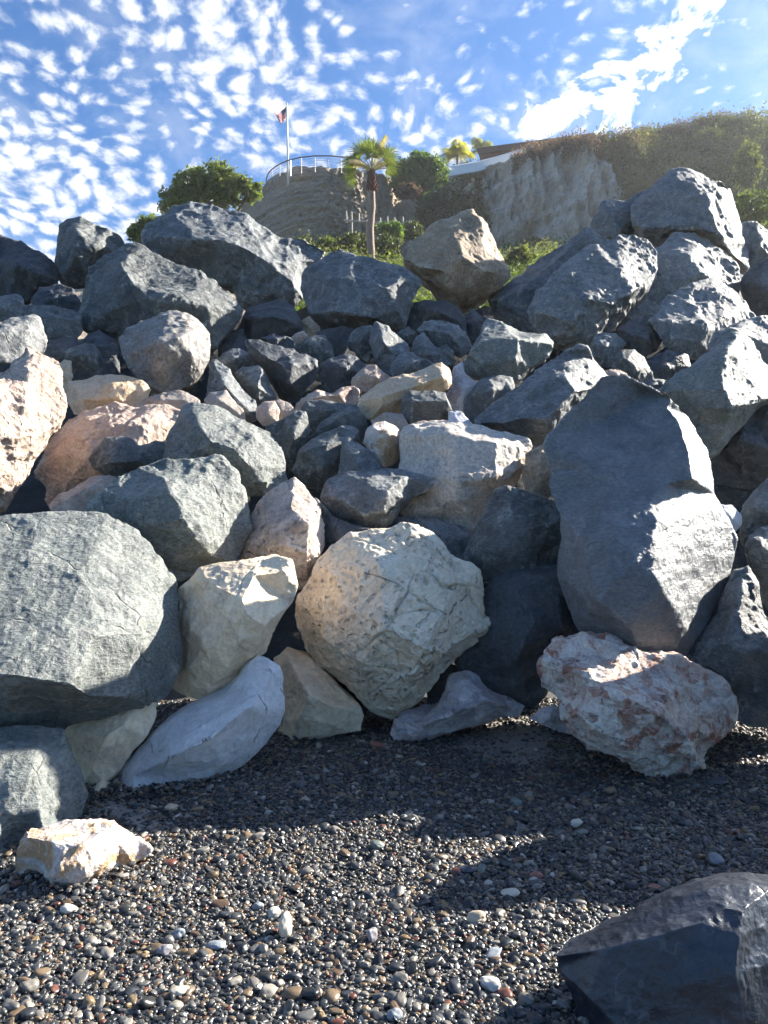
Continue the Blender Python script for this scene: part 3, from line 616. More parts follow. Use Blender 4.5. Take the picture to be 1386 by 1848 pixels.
B('dark', 7.25, 'dark boulder with a small sunlit ledge on top in the middle', '526,850 533,828 540,807 559,790 593,776 614,768 635,764 650,775 652,800 640,830 625,870 597,880 572,884 556,880 536,868',
  '545,815,14 590,800,34 640,790,20', '580,845,35 610,830,25', t=(.12, .3), sm=2)
B('blue', 6.95, 'fin shaped dark rock leaning against the dark ledge boulder', '613,850 616,814 616,793 628,786 645,796 662,813 676,830 692,848 680,870 640,875 618,868', '625,800,6 645,835,20', name='rock', t=(-.1, .2), vox=2.2)
B('orange', 7.15, 'small white and pink rock beside the big cream boulder', '657,797 661,776 673,762 694,758 711,768 729,790 726,808 719,830 707,841 690,843 675,831 661,812', '675,775,14 700,782,24 712,800,18', '690,820,18', name='rock', t=(.25, .35), vox=2.2)
B('dark', 7.65, 'dark square block right of the long cream slab', '722,734 727,717 739,704 766,705 804,707 812,724 816,741 815,765 787,768 759,770 732,774 724,762', '727,724,8 745,722,24 808,724,20', '745,722,24 742,765,14', name='boulder', t=(-.05, .15), sm=1, vox=2.2)
B('taupe', 7.5, 'brownish rock in the shade under the long cream slab', '668,760 697,745 727,746 738,769 733,795 711,790 685,775', '705,762,10', name='rock', vox=2.2)
B('mauve', 8.4, 'grey white rock squeezed between the long cream slab and the dark rocks', '800,715 814,693 817,662 836,650 842,672 860,689 853,718 838,748 812,742', '828,670,12 832,710,14', name='rock', vox=2.2)
B('white', 7.55, 'small grey white stone right of the dark square block', '808,742 832,740 852,765 845,785 812,780', '828,758,8', name='rock', vox=1.8)
B('bigcream', 6.85, 'big flat cream and grey boulder in the middle of the pile', '720,820 726,790 728,772 745,765 785,764 825,770 870,772 920,782 950,795 959,808 957,842 935,880 905,905 880,935 865,975 845,990 820,975 780,950 735,940 718,925 722,880 716,850',
  '728,792,12 760,785,36 820,786,48 900,798,50 956,812,8', '770,850,42 830,870,62 895,860,56 930,850,30 940,830,22', '780,920,25 840,925,30', t=(.02, .32), vox=2.3)
B('brown', 6.75, 'rough brown rock between the big cream boulder and the great boulder', '948,820 962,811 981,803 995,825 1010,854 1005,890 975,905 948,895 945,850', '972,835,16 978,870,14', name='rock', rough=1.6, vox=2.2)
B('pinkcream', 7.25, 'pinkish boulder edge behind the big cream boulder', '718,790 735,767 763,758 801,758 830,766 850,785 800,800 740,805', '770,772,15', vox=2.2)
B('blue', 6.4, 'saddle shaped dark boulder with a beak pointing right', '578,897 586,869 621,846 662,848 697,844 732,846 752,854 773,861 783,873 771,888 742,899 721,916 715,934 697,952 662,959 642,951 612,934 592,920',
  '621,849,0 660,872,36 700,887,48 718,900,30', '610,900,28 660,930,44 695,925,38', '735,860,12 765,872,6', t=(-.02, .3), sm=5)
B('blue', 6.35, 'low dark boulder behind the top of the great cream boulder', '690,955 718,932 752,929 787,934 822,948 851,963 870,985 875,1030 850,1070 800,1060 740,1010 700,985', '740,945,14 800,965,30', t=(-.05, .5), sm=6)
B('dark', 5.95, 'dark veined boulder left of the great blue grey boulder', '842,1001 856,968 872,927 893,882 914,875 955,886 987,894 1010,915 1035,950 1040,1000 1030,1060 960,1070 930,1080 905,1078 880,1066 850,1032',
  '873,932,10 906,990,42 942,1024,34', '906,990,42 960,950,46 1010,940,25', '895,888,5 920,910,25', t=(-.1, .15), sm=2)
B('black', 5.65, 'black angular boulder behind the low banded mauve rock', '846,1150 868,1085 888,1050 930,1026 985,1026 1025,1040 1045,1078 1065,1130 1055,1170 1020,1200 1000,1230 985,1262 960,1280 930,1285 880,1270 830,1230 825,1195',
  '885,1090,20 933,1062,46 965,1120,60 1010,1130,40', '965,1120,60 930,1190,48 890,1210,22', '933,1062,46 975,1045,25', t=(-.12, .15), g=True, sm=2)
B('black', 6.1, 'black rock in the gap behind the pitted brown boulder', '570,900 600,930 640,950 690,960 690,1000 620,1010 575,1060 540,1060 560,980', '620,975,15', t=(-.1, .1))

B('black', 5.8, 'black filler rock added to darken the gap right of the foot of the great cream boulder', '765,1290 772,1232 800,1195 840,1205 856,1270 826,1305', '805,1240,14', name='rock', g=True)  # added filler, hides a sunlit sliver of sand so the gap stays dark
B('black', 5.95, 'black filler rock added to darken the gap left of the foot of the great cream boulder', '572,1250 590,1198 635,1215 662,1285 620,1305 590,1290', '615,1245,12', name='rock', g=True)  # another added filler, blacks out the lit sliver in this gap
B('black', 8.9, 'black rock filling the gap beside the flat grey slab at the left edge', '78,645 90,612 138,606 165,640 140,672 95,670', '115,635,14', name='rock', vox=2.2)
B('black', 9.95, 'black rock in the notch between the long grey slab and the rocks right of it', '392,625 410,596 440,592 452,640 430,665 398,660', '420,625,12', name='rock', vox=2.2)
# ---- left side
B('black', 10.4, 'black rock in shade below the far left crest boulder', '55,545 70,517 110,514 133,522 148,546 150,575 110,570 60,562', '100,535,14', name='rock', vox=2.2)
B('grey', 9.6, 'thin grey rock at the left edge below the black crest boulder', '-45,537 0,532 33,530 41,539 42,551 50,570 20,580 -45,580', '5,550,14', name='rock', vox=2.2)
B('dark', 9.3, 'angular dark block with a pale top edge near the left edge', '36,553 53,546 100,550 133,561 148,572 149,598 128,617 90,622 70,610 50,590', '50,556,6 78,572,22 142,576,10', '78,572,22 90,610,14', name='boulder', t=(.0, .3), vox=2.2)
B('grey', 8.2, 'flat grey slab with a sunlit front at the left edge', '-45,588 0,580 20,574 66,571 77,589 86,616 84,633 60,645 20,655 0,655 -45,655', '-10,598,24 50,594,26 80,590,6', t=(.6, .75))
B('dark', 8.35, 'small dark cube shaped rock above the orange tan stone', '115,634 129,625 166,619 177,626 187,645 194,656 192,682 159,690 133,692 127,662', '118,636,5 135,642,20 172,636,22', '172,636,22 178,672,10', name='rock', t=(.1, .2), sm=1, vox=2.2)
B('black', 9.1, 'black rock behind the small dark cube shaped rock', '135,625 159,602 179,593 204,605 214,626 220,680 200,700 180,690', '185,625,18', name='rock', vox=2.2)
B('tan', 7.95, 'orange tan stone below the small dark cube shaped rock', '122,693 126,687 159,682 186,679 199,676 216,679 239,682 262,692 274,703 262,725 235,740 186,745 149,748 133,750 126,728', '135,698,12 200,690,22 250,700,10', '150,720,22 210,718,22', t=(.05, .35), vox=2.2)
B('tan', 8.15, 'small upright tan stone right of the sunlit white boulder', '106,657 116,648 129,651 132,680 126,696 124,718 109,714 107,680', '118,680,8', name='rock', vox=1.8)
B('taupe', 7.75, 'taupe stone lying under the round brown grey boulder', '238,733 266,715 299,707 319,702 339,706 360,723 362,745 329,755 282,755 250,750', '290,722,16 330,720,16', name='rock', sm=6, vox=2.2)
B('taupe', 7.65, 'small taupe stone under the pointed leaning slab', '368,722 378,707 408,705 421,719 437,736 445,760 415,765 385,750', '395,720,14 420,738,10', name='rock', vox=2.2)
B('pinkcream', 7.7, 'small brownish stone right of the green grey lit boulder', '463,735 478,724 495,724 505,740 502,765 475,768 462,755', '484,742,12', name='rock', vox=1.8)
B('taupe', 8.0, 'brown stone in the gap below the small squared block', '488,725 505,720 525,728 535,745 520,762 495,755', '508,738,8', name='rock', vox=1.8)
B('pinkcream', 6.5, 'sunlit white and pink boulder cut by the left edge', '-60,690 0,672 20,652 50,634 66,632 86,644 106,652 111,673 111,696 117,713 111,743 107,763 92,780 81,804 67,827 54,850 32,884 14,918 0,925 -60,925',
  '-30,700,60 0,700,62 50,690,46 95,690,18', '-30,790,84 0,790,82 40,790,66 78,785,24', '0,870,50 25,850,34', t=(.25, .35), rough=1.8, sm=1, vox=2.2)
B('pinkcream', 7.2, 'broad pinkish boulder with a sunlit top edge on the left', '70,852 82,816 76,806 96,776 119,753 146,738 179,732 206,727 232,733 266,735 299,737 330,744 335,770 320,800 310,830 260,860 215,880 180,890 143,900 113,912 100,920 85,912 80,879',
  '120,765,10 150,750,22 190,758,42 260,764,48 315,764,14', '110,820,30 150,830,46 220,820,52 280,800,40', '120,870,24 180,860,34', t=(.05, .38), rough=1.6, sm=1)
B('dark', 6.65, 'dark hollowed rock lying on the broad pinkish boulder', '158,827 179,803 189,788 212,787 236,792 252,802 282,793 299,802 302,815 290,830 266,840 239,850 212,862 189,858 166,846', '180,808,10 215,803,20 255,815,14 290,806,6', '200,835,26 250,832,22', name='rock', t=(.05, .4), vox=2.2)
B('pinkcream', 6.25, 'pale pinkish rock behind the large speckled boulder on the left', '90,915 108,892 129,881 149,868 173,858 196,855 215,860 215,900 190,945 120,950', '130,895,14 170,875,20', t=(.1, .3), vox=2.2)
B('green', 6.75, 'green grey boulder with a broad sunlit slope left of centre', '296,831 302,806 304,779 318,753 324,742 332,729 349,726 365,729 392,734 431,752 455,764 482,772 496,785 508,807 513,842 513,872 482,893 455,888 425,880 380,870 320,860',
  '334,731,0 358,768,42 385,798,60 422,812,62 450,840,50 475,880,10', '315,790,15 345,815,35', t=(.18, .35), sm=2, vox=2.2)
B('green', 5.75, 'dark boulder with a sunlit right face and shaded left face', '165,920 186,889 212,859 249,841 279,831 295,828 332,829 385,829 405,838 421,855 428,878 441,902 449,925 446,953 436,987 429,1018 398,1024 365,1034 319,1045 299,1022 279,1001 258,977 230,948 197,934',
  '285,831,0 297,862,48 306,890,74 322,905,80 328,938,86 352,972,76 384,1004,40', '230,900,30 260,950,40', '385,835,5 400,900,40 425,960,15', t=(.32, .38), sm=2, vox=2.2)
B('pitted', 6.0, 'pitted mauve brown boulder behind the two pale front boulders', '446,930 468,899 500,879 531,863 548,875 569,896 584,914 588,939 588,987 576,1015 555,1060 525,1065 490,1050 450,1040 430,1018 440,980',
  '531,866,4 525,910,40 555,945,52 585,935,12', '450,985,20 500,985,55 556,1000,48 580,995,10', '480,930,34 520,945,50', t=(.0, .22), pit=1.0, net=.5, sm=3, vox=2.1)
B('smooth', 5.05, 'cream boulder with a worn smooth face and a lit broken ridge', '322,1066 346,1049 363,1028 396,1018 428,1016 465,1010 501,1005 522,1014 530,1037 534,1058 522,1091 498,1135 478,1176 446,1213 429,1237 388,1262 364,1266 339,1258 314,1241 310,1223 327,1183 322,1122',
  '345,1060,10 372,1045,32 402,1062,66 437,1082,82 445,1108,86 478,1130,60 470,1165,48', '400,1035,30 460,1035,42 510,1030,20', '340,1130,28 370,1180,55 400,1220,40', '410,1130,70 430,1170,58', t=(-.10, .12), vox=2.1)
B('blueslab', 4.75, 'smooth blue white slab lying low in the shade at the foot of the pile', '207,1411 217,1385 233,1365 262,1336 290,1308 322,1284 363,1263 404,1246 436,1221 449,1198 465,1182 485,1188 506,1202 514,1223 512,1247 516,1280 502,1314 478,1339 445,1372 404,1401 364,1419 323,1426 283,1428 242,1437 216,1442 207,1430',
  '240,1400,35 300,1370,65 380,1330,80 450,1275,60 490,1220,20', '300,1330,35 400,1280,45', '300,1410,30 400,1380,35', t=(.05, .25), g=True, T=.55, sm=6, vox=2.1, rough=.6)
B('smooth', 4.62, 'pale tapering rock tucked under the large speckled boulder', '108,1324 137,1300 194,1285 251,1270 282,1268 283,1296 261,1330 236,1356 220,1384 204,1408 199,1428 174,1445 158,1442 148,1420 140,1388 126,1356',
  '140,1320,15 190,1330,40 220,1310,25', '165,1390,32 185,1410,22', t=(.0, .1), g=True, sm=5, rough=.7, vox=2.1)
B('green', 4.72, 'large speckled grey green boulder at the left edge, brightly sunlit', '-90,940 0,928 40,926 101,925 162,924 194,929 227,947 247,964 264,984 284,1008 300,1032 316,1053 320,1082 324,1126 328,1175 320,1208 308,1237 296,1254 271,1270 234,1282 182,1296 133,1307 101,1315 40,1323 0,1327 -90,1330',
  '-60,1082,70 0,1084,85 60,1092,100 110,1130,118 170,1146,118 250,1142,92 318,1165,15', '-60,1215,110 20,1218,130 130,1236,132 165,1262,92 225,1258,70 300,1235,15', '60,1000,50 160,1010,65 240,1060,55', '-60,942,0 60,940,14 150,936,10', t=(.32, .42), T=.6, vox=2.3, grow=1.01, lam=.3, s=.6, rough=.9)
B('green', 3.95, 'smooth grey green boulder under the large speckled one at the left edge', '-90,1325 0,1316 72,1312 114,1318 127,1347 131,1369 145,1397 151,1437 145,1468 138,1495 130,1530 90,1560 40,1590 0,1600 -90,1605', '-20,1390,50 60,1375,55 110,1370,30', '0,1470,70 70,1460,70 125,1450,30', '30,1540,45', t=(.3, .4), g=True, sm=6, rough=.6, T=.6)
B('orange', 3.4, 'white rock stained rust orange on the shingle at lower left', '26,1539 31,1516 47,1497 83,1490 123,1487 152,1481 191,1479 216,1483 232,1497 250,1516 271,1531 270,1545 240,1560 214,1568 197,1580 190,1592 184,1604 159,1619 133,1622 108,1619 94,1605 69,1591 40,1584 26,1575',
  '50,1510,18 95,1520,45 150,1520,58 190,1500,35', '95,1520,45 110,1570,55 140,1600,35', '150,1520,58 175,1560,45 180,1595,15', '215,1520,22', t=(.22, .42), g=True, rough=1.3, sm=2, T=.6, vox=2.2)
B('smooth', 5.5, 'cream and tan rock between the blue white slab and the great cream boulder', '494,1189 515,1171 534,1177 564,1195 594,1218 620,1244 647,1267 656,1294 652,1321 628,1323 598,1325 571,1335 545,1338 523,1333 498,1321 509,1298 511,1260 505,1219',
  '515,1175,5 540,1225,34 560,1255,50 600,1275,46 648,1285,8', '535,1300,34 590,1305,30', t=(.02, .35), g=True, sm=3, vox=2.2)
B('cream', 5.6, 'great rounded cream boulder in the centre foreground, cracked and pitted', '527,1088 537,1069 555,1043 570,1009 597,983 627,960 665,955 706,953 725,946 751,948 778,963 801,985 816,1004 846,1015 865,1031 871,1058 869,1080 876,1099 886,1125 873,1149 846,1171 824,1190 797,1220 779,1246 760,1272 741,1288 718,1300 706,1305 680,1294 653,1273 627,1251 608,1232 582,1209 552,1182 540,1155 533,1133',
  '545,1092,22 640,1110,82 700,1130,108 770,1176,104 805,1180,62 878,1130,6', '590,1030,35 680,1020,62 770,1020,58 835,1060,35', '620,1075,62 720,1070,92 800,1100,78', '580,1150,48 650,1200,78 730,1235,66', '772,1238,20 800,1195,40 815,1190,12', t=(-.06, .12), g=True, pit=1.0, rough=1.4, s=.35, net=1.0, sm=3, vox=2.1, grow=1.01)
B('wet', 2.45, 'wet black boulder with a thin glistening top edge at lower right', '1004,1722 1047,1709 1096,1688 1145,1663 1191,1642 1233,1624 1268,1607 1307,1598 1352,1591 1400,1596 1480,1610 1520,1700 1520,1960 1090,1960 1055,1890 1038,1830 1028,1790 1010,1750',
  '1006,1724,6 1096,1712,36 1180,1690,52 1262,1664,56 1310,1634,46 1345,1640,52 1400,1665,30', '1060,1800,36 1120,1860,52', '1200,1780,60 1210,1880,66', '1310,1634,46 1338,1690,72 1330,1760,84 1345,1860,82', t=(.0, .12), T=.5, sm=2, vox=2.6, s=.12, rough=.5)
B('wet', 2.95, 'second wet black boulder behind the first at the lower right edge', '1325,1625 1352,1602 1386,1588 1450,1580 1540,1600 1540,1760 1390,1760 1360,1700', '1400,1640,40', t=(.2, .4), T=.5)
# the wall runs on to the right beyond the frame
for i, (x, y, d, rx, ry, lab) in enumerate([(1715, 1120, 4.3, 215, 275, 'dark boulder of the wall just beyond the right frame edge'), (2110, 1150, 4.0, 240, 250, 'dark boulder of the wall further beyond the right frame edge'),
                                            (1610, 1040, 5.1, 195, 205, 'dark boulder of the wall tucked behind the one beyond the right frame edge')]):
    B('dark', d, lab, ' '.join('%d,%d' % (x + rx * math.cos(a) * (1 + .12 * math.sin(3 * a + i)), y - ry * math.sin(a) * (1 + .1 * math.cos(2 * a))) for a in [-k * math.pi / 6 for k in range(12)]),
      '%d,%d,%d' % (x - rx * .3, y, rx * .4), vox=6, seed=90 + i, g=True, T=(.85, .85, .55)[i])

RELIEF = 1.3
def ground_z(x, y):
    x = np.asarray(x, float); y = np.asarray(y, float)
    return 0.018 * np.sin(x * 1.7 + 0.6 * y) * np.cos(y * 1.3) + 0.012 * np.sin(3.1 * x - 2.2 * y)

G42 = (_G * .42).astype(np.float32); G2 = (_G[(np.arange(256) * 7 + 31) & 255] * .42).astype(np.float32)
def scoops(p, seed):
    p = p.astype(np.float32)
    i = np.floor(p).astype(np.int32); best = np.full(len(p), 9.0, np.float32); f0 = p - i.astype(np.float32) - np.float32(.5)
    for a in (-1, 0, 1):
        for b in (-1, 0, 1):
            for c in (-1, 0, 1):
                h = _PERM[_PERM[_PERM[(i[:, 0] + (seed + a)) & 255] + ((i[:, 1] + b) & 255)] + ((i[:, 2] + c) & 255)]
                dv = f0 - G42[h]; dv[:, 0] -= a; dv[:, 1] -= b; dv[:, 2] -= c
                best = np.minimum(best, np.einsum('ij,ij->i', dv, np.float32(.38) * dv + G2[h]) + (h % 17).astype(np.float32) * np.float32(.012))
    return best - .12

def build_boulder(bd):
    out = bd['out']; n = len(out)
    xs = np.array([p[0] for p in out]); ys = np.array([p[1] for p in out])
    cx, cy = (xs.min() + xs.max()) / 2, (ys.min() + ys.max()) / 2
    w, h = xs.max() - xs.min(), ys.max() - ys.min(); sz = min(w, h)
    d0 = bd['d']; px = d0 / FPX
    rs = random.Random(bd['seed'])
    def place(p):
        x, y = p[0], p[1]; o = p[2] * RELIEF if len(p) > 2 else 0.0
        o -= bd['t'][0] * (x - cx) + bd['t'][1] * (cy - y)
        return x, y, d0 - o * px
    g = bd['grow']
    pts = [place((cx + (p[0] - cx) * g, cy + (p[1] - cy) * g) + tuple(p[2:])) for p in out]
    if bd['g']:
        q = []
        for (x, y, d) in pts:
            z = EYE - (y - CY) / FPX * d
            if z < -0.03: d = (EYE + 0.03) * FPX / (y - CY)
            q.append((x, y, d))
        pts = q
    v2 = [Vector((x, y)) for x, y, d in pts]; dep = [d for x, y, d in pts]
    edges = [(i, (i + 1) % n) for i in range(n)]
    # edge chamfer: a ring just inside the outline keeps the rim from being a knife edge
    for r in bd['rid']:
        prev = None
        for p in r:
            x, y, d = place(p)
            hit = [k for k, q in enumerate(v2) if (q - Vector((x, y))).length < 2.0]
            if hit: k = hit[0]
            else: v2.append(Vector((x, y))); dep.append(d); k = len(v2) - 1
            if prev is not None and prev != k: edges.append((prev, k))
            prev = k
    if not bd['rid']:
        for k in range(6):
            a = k * math.pi / 3 + rs.random()
            v2.append(Vector((cx + .28 * w * math.cos(a), cy + .28 * h * math.sin(a)))); dep.append(place((v2[-1].x, v2[-1].y, bd['b'] * sz * rs.uniform(.7, 1.2)))[2])
    rv, re, rf, ov, oe, of = delaunay_2d_cdt(v2, edges, [list(range(n))], 1, 0.5)
    V = []
    for k, q in enumerate(rv):
        src = ov[k]
        if src: d = dep[src[0]]
        else:
            dd = sorted(((q - v2[i]).length + 1e-3, dep[i]) for i in range(len(v2)))[:3]
            d = sum(e / l for l, e in dd) / sum(1 / l for l, e in dd)
        V.append(P(q.x, q.y, d))
    # boundary loop for the back
    F = [list(f) for f in rf]
    cnt = {}
    for f in F:
        for i in range(len(f)):
            a, b_ = f[i], f[(i + 1) % len(f)]
            cnt[(a, b_)] = 1
    bnd = [(a, b_) for (a, b_) in cnt if (b_, a) not in cnt]
    cen = sum(V, Vector()) / len(V)
    Tm = bd['T'] * sz * px
    far_dir = (Vector((cen.x, cen.y, 0))).normalized()
    # keep the bulk below the wall's slope: the back drops a little
    rings = {}
    def ringv(i, sc, depth):
        key = (i, sc)
        if key not in rings:
            p = V[i]; q = cen + (p - cen) * sc
            q = q + far_dir * (depth * Tm * (1 + .15 * (rs.random() - .5))) + Vector((0, 0, -.05 * Tm * depth))
            V.append(q); rings[key] = len(V) - 1
        return rings[key]
    c_idx = None
    V.append(cen + far_dir * Tm); c_idx = len(V) - 1
    for a, b_ in bnd:
        a1, b1 = ringv(a, .93, .35), ringv(b_, .93, .35)
        a2, b2 = ringv(a, .62, .8), ringv(b_, .62, .8)
        F += [[b_, a, a1, b1], [b1, a1, a2, b2], [b2, a2, c_idx]]
    me = bpy.data.meshes.new('tmp'); me.from_pydata([v - cen for v in V], [], F); me.update()
    bm = bmesh.new(); bm.from_mesh(me); bmesh.ops.triangulate(bm, faces=bm.faces); bmesh.ops.recalc_face_normals(bm, faces=bm.faces); bm.to_mesh(me); bm.free()
    o = bpy.data.objects.new(bd['name'], me); COL.objects.link(o)
    md = o.modifiers.new('r', 'REMESH'); md.mode = 'VOXEL'; md.voxel_size = bd['vox'] * px
    ms = o.modifiers.new('s', 'SMOOTH'); ms.iterations = bd['sm']; ms.factor = .5
    dg = bpy.context.evaluated_depsgraph_get()
    nm = bpy.data.meshes.new_from_object(o.evaluated_get(dg))
    o.modifiers.clear(); o.data = nm; bpy.data.meshes.remove(me)
    nv = len(nm.vertices)
    co = np.empty(nv * 3, np.float32); nm.vertices.foreach_get('co', co); co = co.reshape(-1, 3).astype(np.float64)
    nr = np.empty(nv * 3, np.float32); nm.vertex_normals.foreach_get('vector', nr); nr = nr.reshape(-1, 3).astype(np.float64)
    S = sz * px; rg = bd['rough'] * (1.3 if d0 > 8 else 1.1)
    seed = bd['seed'] * 13.7
    q = co / S + seed
    disp = fbm(q * 1.7, 3) * .020 * S
    # broken facets: shallow conchoidal scoops meeting in sharp arrises
    wp = q * 2.1 + .22 * np.stack([pnoise(q * 3), pnoise(q * 3 + 40), pnoise(q * 3 + 80)], 1)
    mask = np.clip(fbm(q * 1.5 + 5, 2) * 3.0 + .35, 0, 1)
    disp = disp + scoops(wp, bd['seed']) * (.34 / 2.1) * S * min(rg, 1.3) * bd['s']
    disp = disp + scoops(q * 6.3 + .25 * pnoise(q * 8)[:, None], bd['seed'] + 50) * (.44 / 6.3) * S * rg * bd['s'] * mask
    m3 = np.clip(fbm(q * 3.1 + 15, 2) * 2.4 + .3, 0, 1)
    disp = disp + scoops(q * 16 + .25 * pnoise(q * 18)[:, None], bd['seed'] + 90) * (.40 / 16) * S * rg * (.4 + .6 * bd['s']) * m3
    disp = disp + (ridged(q * 5.5, 3) - 1) * .006 * S * rg * (.4 + mask)
    disp = disp + fbm(q * 24, 3, .6) * .0034 * S * rg
    fq = co / .16 + seed
    disp = disp + fbm(fq, 2, .6) * .0028 * rg
    if bd['lam']:
        ax = np.array([rs.uniform(-.5, .5), rs.uniform(-.3, .3), 1.0]); ax /= np.linalg.norm(ax)
        s = (q @ ax) * 11 + fbm(q * 2.0, 2) * 1.2
        disp = disp + (np.abs((s % 1) - .5) - .25) * .018 * S * bd['lam']
    # clefts: a few nearly flat fracture planes, broken along their length
    for k in range(3):
        ax = np.array([rs.uniform(-1, 1), rs.uniform(-.4, .4), rs.uniform(-1, 1)]); ax /= np.linalg.norm(ax)
        s = np.abs((co / S) @ ax - rs.uniform(-.35, .35) + .05 * fbm(q * 3 + k * 9, 3)) 
        mk = np.clip(pnoise(q * 2.1 + 7 * k) * 5 + .2, 0, 1)
        disp = disp - np.clip(1 - s / .009, 0, 1) * mk * .008 * S * np.clip(rg, .5, 1.4) * bd['cl']
    if bd['net']:
        # a network of joints, closest where the rock is shattered
        d1, off, rvv, gap = worley(q * np.array([3.2, 3.2, 4.6]) + .7 * np.stack([fbm(q * 2, 2), fbm(q * 2 + 20, 2), fbm(q * 2 + 40, 2)], 1), 33)
        mk = np.clip(pnoise(q * 1.4 + 3) * 4 + .35, 0, 1)
        disp = disp - np.clip(1 - gap / .05, 0, 1) * mk * .016 * S * bd['net'] + (off * rvv).sum(1) * .022 * S * mk * bd['net']
    if bd['pit']:
        d1, off, rvv, gap = worley(q * 15 + .4 * pnoise(q * 9)[:, None], 77)
        pm = np.clip(fbm(q * 2.6 + 8, 2) * 3 + .25, 0, 1)
        disp = disp - np.clip(.46 - d1, 0, 1) * .05 * S * pm * bd['pit']
    co = co + nr * disp[:, None]
    nm.vertices.foreach_set('co', co.astype(np.float32).ravel()); nm.update()
    nm.polygons.foreach_set('use_smooth', np.ones(len(nm.polygons), dtype=bool))
    nm.materials.clear(); nm.materials.append(M[bd['mat']])
    o.location = cen; nm.name = bd['name']
    tag(o, bd['label'], bd['name'], bd['group'])
    return o

for bd in BOULDERS: build_boulder(bd)
# ------------------------------------------------------------------ shingle
def pebble_tree(mat):
    ng = bpy.data.node_groups.new('shingle', 'GeometryNodeTree')
    ng.interface.new_socket('Geometry', in_out='INPUT', socket_type='NodeSocketGeometry')
    ng.interface.new_socket('Geometry', in_out='OUTPUT', socket_type='NodeSocketGeometry')
    N = ng.nodes; L = ng.links
    gi = N.new('NodeGroupInput'); go = N.new('NodeGroupOutput')
    join = N.new('GeometryNodeJoinGeometry')
    for k in range(6):
        ico = N.new('GeometryNodeMeshIcoSphere'); ico.inputs['Radius'].default_value = 1.0; ico.inputs['Subdivisions'].default_value = 3
        pos = N.new('GeometryNodeInputPosition')
        nz = N.new('ShaderNodeTexNoise'); nz.noise_dimensions = '4D'; nz.inputs['Scale'].default_value = .75; nz.inputs['Detail'].default_value = 1.5; nz.inputs['W'].default_value = k * 7.3 + 1
        L.new(pos.outputs[0], nz.inputs['Vector'])
        ma = N.new('ShaderNodeMath'); ma.operation = 'MULTIPLY_ADD'; L.new(nz.outputs[0], ma.inputs[0]); ma.inputs[1].default_value = 1.5; ma.inputs[2].default_value = .25
        sc = N.new('ShaderNodeVectorMath'); sc.operation = 'SCALE'; L.new(pos.outputs[0], sc.inputs[0]); L.new(ma.outputs[0], sc.inputs['Scale'])
        sp = N.new('GeometryNodeSetPosition'); L.new(ico.outputs[0], sp.inputs['Geometry']); L.new(sc.outputs[0], sp.inputs['Position'])
        ss = N.new('GeometryNodeSetShadeSmooth'); L.new(sp.outputs[0], ss.inputs[0])
        sm = N.new('GeometryNodeSetMaterial'); L.new(ss.outputs[0], sm.inputs[0]); sm.inputs['Material'].default_value = mat
        g2 = N.new('GeometryNodeGeometryToInstance'); L.new(sm.outputs[0], g2.inputs[0]); L.new(g2.outputs[0], join.inputs[0])
    iop = N.new('GeometryNodeInstanceOnPoints'); L.new(gi.outputs[0], iop.inputs['Points']); L.new(join.outputs[0], iop.inputs['Instance'])
    iop.inputs['Pick Instance'].default_value = True
    def attr(nm, dt):
        a = N.new('GeometryNodeInputNamedAttribute'); a.data_type = dt; a.inputs['Name'].default_value = nm; return a.outputs[0]
    L.new(attr('pick', 'INT'), iop.inputs['Instance Index'])
    L.new(attr('rot', 'FLOAT_VECTOR'), iop.inputs['Rotation'])
    L.new(attr('scl', 'FLOAT_VECTOR'), iop.inputs['Scale'])
    L.new(iop.outputs[0], go.inputs[0])
    return ng

